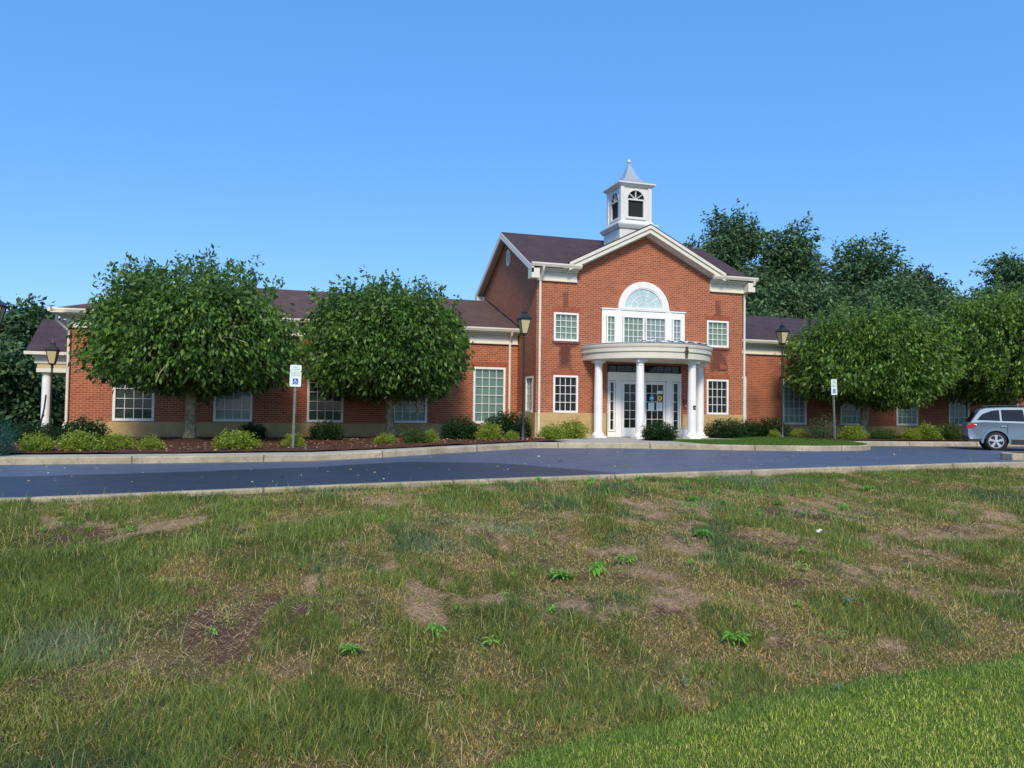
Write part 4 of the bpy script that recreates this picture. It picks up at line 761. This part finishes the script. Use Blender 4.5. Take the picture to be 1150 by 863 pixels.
parking_sign((.78, 22.3, gz(.78, 22.3)), 2.32, 'green and white disabled parking sign on a post between the two left street trees', -.05, (0, R(.8)))
parking_sign((20.98, 24.9, gz(20.98, 24.9)), 2.35, 'slightly tilted disabled parking sign in front of the third street tree', .12, (0, R(-2.2)))

# ---------------------------------------------------------------- car
def car(loc, rz):
    t = thing('parked_car', 'silver blue estate car parked at the right edge, rear wheel and tail in view', 'car', loc, rz=rz)
    paint = mat('silver_blue_paint', (.17, .235, .30), .42, .5, .25, .15); dark = mat('black_cladding', (.02, .021, .023), .6); gl = mat('tinted_glass', (.006, .008, .010), .05, .6); rub = mat('tyre_rubber', (.015, .015, .016), .8); al = mat('alloy', (.62, .64, .66), .3, .5, .7); red = mat('tail_lamp_red', (.45, .01, .015), .2, .5, 0, .5); ch = mat('chrome', (.7, .7, .72), .15, .5, .9)
    # x forward, rear axle at 0, wheelbase 2.74; near side is y=-.9
    def arch(c, r, n=12): return [(c+r*math.cos(a), .34+r*math.sin(a)) for a in np.linspace(math.pi-.25, .25, n)]
    lower = [(-.86, .42), (-.92, .55), (-.93, .80), (-.90, .98)]+[(-.86, 1.02), (-.3, 1.05), (1.2, 1.01), (2.4, .98), (3.1, .93), (3.55, .80), (3.68, .62), (3.70, .42), (3.6, .30)]
    under = [(3.25, .27)]+arch(2.74, .40)[::-1]+[(2.2, .26), (.5, .26)]+arch(0, .40)[::-1]+[(-.55, .34)]
    prof = lower+under
    def loft(pts, layers, nm, mt, par=t, bev=.0):
        k = MB(); n = len(pts); cxm = sum(p[0] for p in pts)/n; czm = .62
        for (y, sx, sz) in layers: k.v += [(cxm+(a-cxm)*sx, y, czm+(b-czm)*sz) for a, b in pts]
        for j in range(len(layers)-1):
            for i in range(n): k.f.append((j*n+i, j*n+(i+1) % n, (j+1)*n+(i+1) % n, (j+1)*n+i))
        k.f.append(tuple(range(n))); k.f.append(tuple((len(layers)-1)*n+i for i in range(n))[::-1]); return k.build(nm, mt, par, smooth=True)
    body = loft(prof, [(-.885, .975, .94), (-.90, .985, .97), (-.86, 1, 1), (-.6, 1.01, 1.0), (.6, 1.01, 1.0), (.86, 1, 1), (.90, .985, .97), (.885, .975, .94)], 'body', paint)
    # greenhouse: roof and pillars
    bot = [(-.84, 1.00), (2.35, .98)]; top = [(-.50, 1.50), (-.30, 1.575), (.4, 1.61), (1.0, 1.60), (1.45, 1.54), (1.62, 1.47)]
    k = MB(); pts = [(-.84, 1.0), (-.62, 1.33)]+top+[(2.35, .97)]; n = len(pts)
    def wy(z): return .84-.22*(z-1.0)/.6
    k.v = [(a, -wy(b), b) for a, b in pts]+[(a, wy(b), b) for a, b in pts]; k.f = [tuple(range(n)), tuple(range(n, 2*n))[::-1]]+[(i, i+n, (i+1) % n+n, (i+1) % n) for i in range(n)]; k.build('cabin', paint, t, bevel=.03)
    def side_panel(poly, nm, mt, o=.006, par=None):
        for s in (-1, 1):
            k = MB(); k.v = [(a, s*(wy(b)+o), b) for a, b in poly]+[(a, s*(wy(b)-.02), b) for a, b in poly]; n = len(poly)
            k.f = [tuple(range(n)), tuple(range(n, 2*n))[::-1]]+[(i, i+n, (i+1) % n+n, (i+1) % n) for i in range(n)]; k.build(nm, mt, par or t)
    side_panel([(-.60, 1.12), (-.42, 1.34), (-.12, 1.47), (.12, 1.50), (.14, 1.10)], 'rear_quarter_window', gl)
    side_panel([(.20, 1.10), (.18, 1.505), (.86, 1.515), (.92, 1.08)], 'rear_door_window', gl); side_panel([(1.02, 1.08), (.98, 1.51), (1.30, 1.49), (2.02, 1.05)], 'front_door_window', gl)
    k = MB(); k.add([(-.80, -.70, 1.06), (-.80, .70, 1.06), (-.60, .58, 1.42), (-.60, -.58, 1.42)], [(0, 1, 2, 3)]); k.v = [(a-.03, b, c) for a, b, c in k.v]; k.build('rear_window', gl, t)
    for s in (-1, 1):
        k = MB(); k.tube([(-.35, s*.62, 1.60), (-.2, s*.62, 1.655), (1.1, s*.62, 1.665), (1.3, s*.62, 1.62)], .022, 6); k.build('roof_rail', dark, t)
        k = MB(); k.v = []; k.prism([(-.945, .93), (-.70, .99), (-.60, .93), (-.74, .83), (-.95, .80)], s*.80, s*.905, lambda a, b, d: (a, d, b)); k.build('tail_light', red, t, bevel=.015)
        k = MB(); k.prism([(3.0, .80), (3.5, .74), (3.6, .66), (3.1, .66)], s*.80, s*.90, lambda a, b, d: (a, d, b)); k.build('headlight', ch, t, bevel=.015)
        for hx in (.15, 1.08): k = MB(); k.box(hx, hx+.2, min(s*.895, s*.925), max(s*.895, s*.925), .875, .905); k.build('door_handle', ch, t, bevel=.008)
        for (a0, a1) in ((.44, 2.3), (-.9, -.42), (3.18, 3.62)): k = MB(); k.box(a0, a1, min(s*.86, s*.915), max(s*.86, s*.915), .24 if a0 > 0 else .32, .43); k.build('sill_cladding', dark, t, bevel=.015)
        for dx in (.16, .95, 1.95):
            pass
        for wx in (0, 2.74):
            k = MB(); n = 16       # flared arch lip
            for i in range(n):
                a0, a1 = R(-8)+R(196)*i/n, R(-8)+R(196)*(i+1)/n; k.prism([(wx+r*math.cos(q), .34+r*math.sin(q)) for r, q in ((.40, a0), (.47, a0), (.47, a1), (.40, a1))], s*.87, s*.925, lambda a, b, d: (a, d, b))
            k.build('wheel_arch', paint, t, smooth=True)
            k = MB(); k.lathe([(.395, -.1), (.395, .25)], n=24, T=lambda a, b, c: (wx+a, s*(.60+c*.8), .34+b)); k.build('wheel_well', M['dark_room'], t)
            k = MB(); prof_ = [(.21, -.10), (.30, -.11), (.335, -.085), (.345, 0), (.335, .085), (.30, .11), (.21, .10)]; k.lathe(prof_, n=28, T=lambda a, b, c: (wx+a, s*(.80+c), .345+b)); wh = k.build('wheel', rub, t, smooth=True)
            k = MB(); k.lathe([(.235, .095), (.245, .115), (.225, .115), (.215, .07)], n=28, T=lambda a, b, c: (wx+a, s*(.80+c), .345+b)); k.lathe([(.05, .05), (.06, .11), (.03, .115)], n=14, T=lambda a, b, c: (wx+a, s*(.80+c), .345+b))
            for q in range(5):
                a = R(90+72*q); ca, sa = math.cos(a), math.sin(a); k.prism([(wx+ca*r-sa*w_, .345+sa*r+ca*w_) for r, w_ in ((.04, -.03), (.22, -.052), (.22, .052), (.04, .03))], s*.875, s*.905, lambda a_, b_, d: (a_, d, b_))
            k.build('rim', al, wh); k = MB(); k.lathe([(.215, .03), (.215, .045)], n=24, T=lambda a, b, c: (wx+a, s*(.80+c), .345+b)); k.build('brake_shadow_disc', dark, wh)
    k = MB(); k.box(-.97, -.90, -.80, .80, .34, .50); k.build('rear_bumper', dark, t, bevel=.02)
    # door gaps as thin dark lines
    k = MB()
    for gx in (.36, .98, 2.0): k.tube([(gx-.0, -.903, .46), (gx, -.903, .98)], .006, 4)
    k.build('door_gap', dark, t); return t
cr = car((24.12, 20.8, -1.11), R(-43)); cr.scale = (.92, .92, .92)

# ---------------------------------------------------------------- grass
rs = np.random.RandomState(77)
def blades(P, h, w, lean, col, rs, flat=0.):
    n = len(P); a = rs.uniform(0, 2*np.pi, n); s = np.stack([np.cos(a), np.sin(a), np.zeros(n)], 1); la = rs.uniform(0, 2*np.pi, n); l = np.stack([np.cos(la), np.sin(la), np.zeros(n)], 1)*(lean*h)[:, None]
    up = np.array([0, 0, 1.]); H = (h*np.sqrt(np.maximum(.03, 1-np.minimum(lean, .98)**2)))[:, None]*up; w = w[:, None]
    V = np.stack([P-s*w*.5, P+s*w*.5, P+s*w*.38+l*.4+H*.6, P-s*w*.38+l*.4+H*.6, P+l+H], 1).reshape(-1, 3); i = np.arange(n)[:, None]*5
    c = np.repeat(col, 5, 0); return V, i+np.array([0, 1, 2, 3]), i+np.array([3, 2, 4]), c
def scatter(d0, d1, dens, marg=.12):
    if d0 < 0:      # the rest of the bank, to either side of the photographer's view
        n = int(29*13*dens); x = rs.uniform(-9, 21, n); y = rs.uniform(1.5, 14.2, n); rr = x*math.cos(yaw)-y*math.sin(yaw); dd = x*math.sin(yaw)+y*math.cos(yaw); k = (y < Yn(x)-.17) & ((np.abs(rr) > .78*np.maximum(dd, .1)) | (dd < 2.6)); return x[k], y[k], np.full(k.sum(), 9.)
    """random points in the sector of ground in front of the photographer"""
    area = (d1*d1-d0*d0)*.5*1.5; n = int(area*dens); d = np.sqrt(rs.uniform(d0*d0, d1*d1, n)); r = rs.uniform(-.78, .78, n)*d
    x = r*math.cos(yaw)+d*math.sin(yaw); y = -r*math.sin(yaw)+d*math.cos(yaw); k = y < Yn(x)-.17; return x[k], y[k], d[k]
Vs, Q4, Q3, Cs = [], [], [], []; off = 0
def push(V, q, t, c):
    global off
    Vs.append(V); Q4.append(q+off); Q3.append(t+off); Cs.append(c); off += len(V)
lawnV = []
def emit(d0, d1, dens):
    x, y, d = scatter(d0, d1, dens); n = len(x); lawn = y < Ye(x)+.22*(vnoise(x, y, .35, 8)-.5)+rs.normal(size=n)*.03
    b, kk = bare(x, y); c, dry = turf_colour(x, y); tuft = vnoise(x, y*.5, .28, 31, 2); tall = sstep(.47, .58, vnoise(x, y*.6, .5, 33, 4)+.06*(x < .5)+.03*sstep(8, 11, y))
    keep = (rs.uniform(size=n) > b*.80) & (rs.uniform(size=n) < .30+1.35*tuft) | lawn
    u = rs.uniform(size=n)
    pal_g = np.array([(.110, .150, .028), (.150, .180, .034), (.068, .115, .034)]); pal_d = np.array([(.54, .38, .19), (.38, .28, .10), (.26, .21, .06)])
    isdry = (u < .10+.74*dry*(1-.82*tall)); ol = (1-tall)[:, None]; col = np.where(isdry[:, None], pal_d[rs.randint(0, 3, n)], (pal_g[rs.randint(0, 3, n)]*(1-.45*ol)+np.array([.21, .19, .04])*.45*ol)*(1+.9*(vnoise(x, y*.5, .5, 35)-.45))[:, None])
    bl = sstep(.58, .7, vnoise(x, y, 1.0, 25, 3))[:, None]; col = np.where(isdry[:, None], col, col*(1-.6*bl)+np.array([.045, .105, .055])*bl*.6)
    sil = np.clip(sum(np.exp(-(((x-a)/ra)**2+((y-b_)/rb)**2)) for a, b_, ra, rb in ((-1.15, 5.6, .32, .35), (5.6, 9.4, .3, .4), (8.4, 11.9, .8, .35), (2.6, 8.6, .5, .5), (1.8, 7.9, .3, .3))), 0, 1)[:, None]*.7*rs.uniform(.3, 1, (n, 1)); col = col*(1-sil)+np.array([.24, .30, .24])*sil
    pl = np.array([(.19, .26, .035), (.25, .31, .045), (.13, .20, .032), (.42, .38, .13)]); yl = vnoise(x, y, .9, 37)
    edge = 1-sstep(0, .35, Ye(x)-y+.25*(vnoise(x, y, .25, 39)-.5)); lc = pl[rs.randint(0, 4, n)]*(.75+.6*yl)[:, None]; lc = lc*(1-.5*edge[:, None])+np.array([.06, .15, .05])*.5*edge[:, None]
    col = np.where(lawn[:, None], lc*1.25, col*1.22)*rs.uniform(.55, 1.5, (n, 1))
    h = np.where(lawn, .036, .022+.046*tall+.035*tuft)*rs.uniform(.6, 1.35, n)*(1-.35*isdry)*(1-.5*b)
    lean = np.where(lawn, rs.uniform(.2, .7, n), rs.uniform(.3, .95, n)); w = (.0022+.00045*d)*rs.uniform(.7, 1.3, n)
    k = keep; P = np.stack([x, y, tz(x, y)-.004], 1)[k]; push(*blades(P, h[k], w[k], lean[k], col[k], rs))
emit(2.6, 4.6, 10500); emit(4.6, 7, 6500); emit(7, 10, 4000); emit(10, 15.5, 2500); emit(15.5, 24, 1300); emit(-1, 0, 1100)
# straw lying flat on and around the bare patches, thatch everywhere
for d0, d1, dn in ((3, 6, 2400), (6, 10, 1500), (10, 16, 700)):
    x, y, d = scatter(d0, d1, dn); b, kk = bare(x, y); k = (rs.uniform(size=len(x)) < .10+.35*turf_colour(x, y)[1]+.75*b*(.35+.65*kk)) & (y > Ye(x)+.05); x, y, d = x[k], y[k], d[k]; n = len(x)
    col = np.array([(.52, .37, .22), (.42, .30, .18), (.62, .48, .32), (.20, .13, .08)])[rs.randint(0, 4, n)]*rs.uniform(.7, 1.2, (n, 1)); P = np.stack([x, y, tz(x, y)+.006], 1)
    push(*blades(P, rs.uniform(.03, .09, n), (.0024+.0005*d)*rs.uniform(.7, 1.2, n), rs.uniform(.93, .999, n), col, rs))
x, y, d = scatter(3, 13, 60); k = (bare(x, y)[0] < .4) & (y > Ye(x)); x, y, d = x[k], y[k], d[k]; n = len(x); push(*blades(np.stack([x, y, tz(x, y)], 1), rs.uniform(.10, .19, n), (.003+.0004*d), rs.uniform(.2, .6, n), np.array([(.42, .36, .18), (.16, .24, .06), (.30, .36, .14)])[rs.randint(0, 3, n)], rs))
g = np_mesh('grass', np.concatenate(Vs), [np.concatenate(Q4), np.concatenate(Q3)], M['grass'], np.concatenate(Cs)); tag(g, 'short patchy grass covering the bank and the mown strip in front', 'grass', kind='stuff')
# tufts of turf on the island between entrance and parking
Vs, Q4, Q3, Cs = [], [], [], []; off = 0
x = rs.uniform(13.4, 20.9, 60000); y = rs.uniform(20, 27.9, 60000); k = (y > Yf(x)+.16) & ((y < 25.2) | (x > 17.4)); x, y = x[k], y[k]; n = len(x)
col = np.array([(.08, .17, .025), (.11, .21, .03), (.06, .13, .02)])[rs.randint(0, 3, n)]*rs.uniform(.8, 1.2, (n, 1)); push(*blades(np.stack([x, y, zbed(x, y)-.02], 1), rs.uniform(.05, .09, n), np.full(n, .014), rs.uniform(.2, .6, n), col, rs))
tag(np_mesh('island_grass', np.concatenate(Vs), [np.concatenate(Q4), np.concatenate(Q3)], M['grass'], np.concatenate(Cs)), 'mown green grass on the kerbed island right of the entrance', 'grass', kind='stuff')

# ---------------------------------------------------------------- weeds, debris
def weed_mesh(seed, nl, ln, pal):
    rs_ = np.random.RandomState(seed); V = []; Fq = []; Cc = []; heads = [(0, 0, 1.)]+[(rs_.uniform(-.08, .08), rs_.uniform(-.1, .1), rs_.uniform(.35, .75)) for _ in range(4)]
    for i in range(nl*3):
        hx, hy, hs_ = heads[0 if i < nl else 1+i % 4]
        a = rs_.uniform(0, 6.28); el = rs_.uniform(.2, 1.1); l = ln*rs_.uniform(.5, 1.05)*hs_*.8; w = l*rs_.uniform(.22, .34); d = np.array([np.cos(a)*np.cos(el), np.sin(a)*np.cos(el), np.sin(el)]); s = np.array([-np.sin(a), np.cos(a), 0]); z0 = np.array([hx, hy, rs_.uniform(0, .05)])
        pts = []
        for f, ww in ((0, .12), (.3, .8), (.6, 1.), (.85, .55), (1, .03)):
            c = z0+d*l*f+np.array([0, 0, -.55*l*f*f]); pts += [c-s*w*ww*.5+np.array([0, 0, .12*w*ww]), c, c+s*w*ww*.5+np.array([0, 0, .12*w*ww])]
        o = len(V)*0+sum(len(v) for v in V); V.append(np.array(pts))
        for r_ in range(4):
            for q in (0, 1): Fq.append((o+r_*3+q, o+r_*3+q+1, o+(r_+1)*3+q+1, o+(r_+1)*3+q))
        Cc.append(np.repeat((np.array(pal)*rs_.uniform(.8, 1.2))[None], 15, 0))
    return np.concatenate(V), np.array(Fq), np.concatenate(Cc)
wp = [weed_mesh(i, n_, l_, p_) for i, (n_, l_, p_) in enumerate([(12, .16, (.20, .46, .06)), (9, .13, (.26, .50, .07)), (15, .19, (.18, .42, .06)), (10, .10, (.20, .30, .20))])]
wm_ = []
WE = [(5.3, 10.9, 'high on the bank left of the large clump', 1), (4.0, 11.3, 'thin sprigs at the top of the bank under the tall wing window', 1), (7.0, 10.0, 'right of the upper clump below the entrance boxwood', 0), (6.0, 9.3, 'leafy patch just below and left of the large clump', 2), (7.9, 9.2, 'upper of two clumps below the right corner of the main block', 0), (3.3, 11.9, 'flat leaves at the kerb just left of the tall lamp post', 0), (9.6, 10.6, 'leaves near the kerb under the right wing roof', 0), (1.9, 6.1, 'small leaves right of the straw run left of centre', 1), (4.9, 6.3, 'small sprig in dry grass right of centre', 1), (.2, 10.6, 'small sprig high on the left of the bank', 1), (5.0, 11.6, 'below the kerb under the tall lamp post, right of the first', 2), (8.9, 10.9, 'broad leaves at the top of the bank right of the portico columns', 2), (6.6, 11.3, 'small sprig at the top of the bank below the entrance', 1), (8.0, 9.9, 'spreading leaves below the right end of the portico', 2), (3.4, 7.0, 'between the lone leaf and the right end of the centre row', 0), (2.45, 4.2, 'thin pale tuft above the mown strip', 3), (4.35, 12.2, 'under the tall lamp post, right at the kerb', 0), (2.7, 11.9, 'at the kerb below the second street tree', 1), (6.1, 12.0, 'at the kerb left of the portico steps', 2), (7.4, 11.7, 'just over the bank edge below the entrance doors', 0), (8.3, 11.9, 'beside the kerb below the right portico columns', 1),
      (5.9, 9.9, 'large clump high on the bank below the entrance', 2), (6.5, 10.3, 'upper of two clumps below the entrance boxwood', 2), (5.5, 9.4, 'left of the large clump below the entrance', 0), (6.9, 9.3, 'below the right lower window of the main block', 2), (6.2, 8.8, 'small rosette below the large clump', 1), (7.3, 8.9, 'broad leaves below the right corner of the main block', 2),
      (4.7, 7.7, 'spreading clump in the middle of the bank', 2), (3.9, 6.6, 'lowest of the mid-bank row', 0), (2.6, 6.65, 'centre of the picture, row of four broad leaves', 2), (2.15, 6.7, 'left end of the row in the centre of the bank', 1), (3.0, 6.8, 'right end of the row in the centre of the bank', 2), (2.9, 7.9, 'single upright leaf above the centre row', 1),
      (1.3, 8.9, 'lone sprig on straw left of centre', 1), (2.1, 5.55, 'bright small clump below the centre row', 0), (3.15, 4.75, 'spiky tuft low on the bank', 0), (4.1, 5.3, 'small rosette low on the right of the bank', 1), (4.55, 5.25, 'pale green rosette beside the small one', 3), (.55, 5.0, 'broad leaves left of the dry straw run', 2), (1.15, 5.25, 'pair of broad leaves beside the straw run', 0), (1.45, 4.95, 'leaves just below the straw run', 1),
      (-.3, 5.65, 'bright clover-like clump below the large brown patch', 1), (-1.35, 9.3, 'tiny bright sprig on the upper left brown patch', 1), (.75, 6.2, 'little rosette at the right edge of the large brown patch', 3), (7.6, 10.9, 'yellow green tuft near the kerb right of the entrance', 1), (8.9, 9.6, 'pale silvery rosette on the right of the bank', 3), (11.2, 12.2, 'grey leaved clump at the kerb on the right', 3), (-.85, 11.9, 'tall grassy weed at the kerb left of the sign', 2), (5.4, 6.9, 'yellow tipped weed beside the straw patch', 1), (3.3, 3.9, 'bluish weed where the bank meets the mown strip', 3)]
for i, (x, y, lb, kd) in enumerate(WE):
    V, Fq, c_ = wp[kd]
    if len(wm_) <= kd or True:
        pass
    if not any(m_[0] == kd for m_ in wm_): o = np_mesh('weed', V, Fq, M['leaf'], c_, None, True); wm_.append((kd, o))
    else: o = [m_[1] for m_ in wm_ if m_[0] == kd][0].copy(); C.objects.link(o)
    o.location = (x, y, float(tz(np.float64(x), np.float64(y)))+.03); o.rotation_euler = (0, 0, i*2.1); s = .8+.3*math.sin(i*3.3); o.scale = (s, s, s); tag(o, 'green weed, '+lb, 'weed', 'broad-leaved weeds growing in the bank')
# countless small seedlings, thickest high on the bank right of centre
sv_, sf_, sc_ = [], [], []; o_ = 0; rw = np.random.RandomState(5)
for i in range(230):
    x = rw.normal(6.3, 2.6) if i % 3 else rw.uniform(-2.5, 11); y = rw.uniform(8, 12.4) if i % 3 else rw.uniform(4.2, 12)
    if y > Yn(x)-.2 or y < Ye(x)+.1: continue
    V, Fq, c_ = weed_mesh(900+i, rw.randint(4, 8), rw.uniform(.05, .11), (.17, .38, .06)); V = V+np.array([x, y, float(tz(np.float64(x), np.float64(y)))+.03]); sv_.append(V); sf_.append(Fq+o_); sc_.append(c_); o_ += len(V)
tag(np_mesh('small_weeds', np.concatenate(sv_), np.concatenate(sf_), M['leaf'], np.concatenate(sc_), None, True), 'tiny bright green seedlings sprinkled through the grass bank', 'weeds', kind='stuff')
# litter of leaves and petals on the road, chips on the mulch
n = 420; x = rs.uniform(-9, 20, n); y = rs.uniform(13.2, 22.5, n); k = y < Yf(x)-.05; x, y = x[k], y[k]; n = len(x); P = np.stack([x, y, zroad(x, y)+.012], 1); D_ = rs.normal(size=(n, 3)); D_[:, 2] *= .15
V, F_, c_ = leaves(rs, P, D_, .055, .6, .2, [(.5, .48, .38), (.16, .20, .07), (.35, .25, .14)], (.35, .35, .3)); V[:, 2] = np.maximum(V[:, 2], np.repeat(P[:, 2], 4)-.006); tag(np_mesh('leaf_litter', V, F_, M['leaf_far'], c_), 'scattered fallen leaves and specks on the asphalt road', 'litter', kind='stuff')
n = 2600; x = rs.uniform(-7.5, 9.2, n); y = rs.uniform(20.9, 29.8, n); k = y > Yf(x)+1.0; x, y = x[k], y[k]; n = len(x); P = np.stack([x, y, zbed(x, y)+.07], 1); D_ = rs.normal(size=(n, 3)); D_[:, 2] *= .3
V, F_, c_ = leaves(rs, P, D_, .07, .5, .2, [(.22, .10, .07), (.09, .04, .03), (.42, .30, .16), (.30, .28, .10)], (.4, .3, .2, .1)); tag(np_mesh('mulch_litter', V, F_, M['leaf_far'], c_), 'bark chips and fallen leaves on the left mulch bed', 'litter', kind='stuff')
k = MB(); k.box(-.03, .03, -.02, .02, 0, .03); k.box(-.015, .03, -.03, .0, .03, .05); o = k.build('litter_scrap', M['white'], bevel=.006); o.location = (6.15, 7.6, float(tz(6.15, 7.6))+.05); o.rotation_euler = (.3, .2, .6); tag(o, 'small scrap of white litter in the grass on the right of the bank', 'litter')
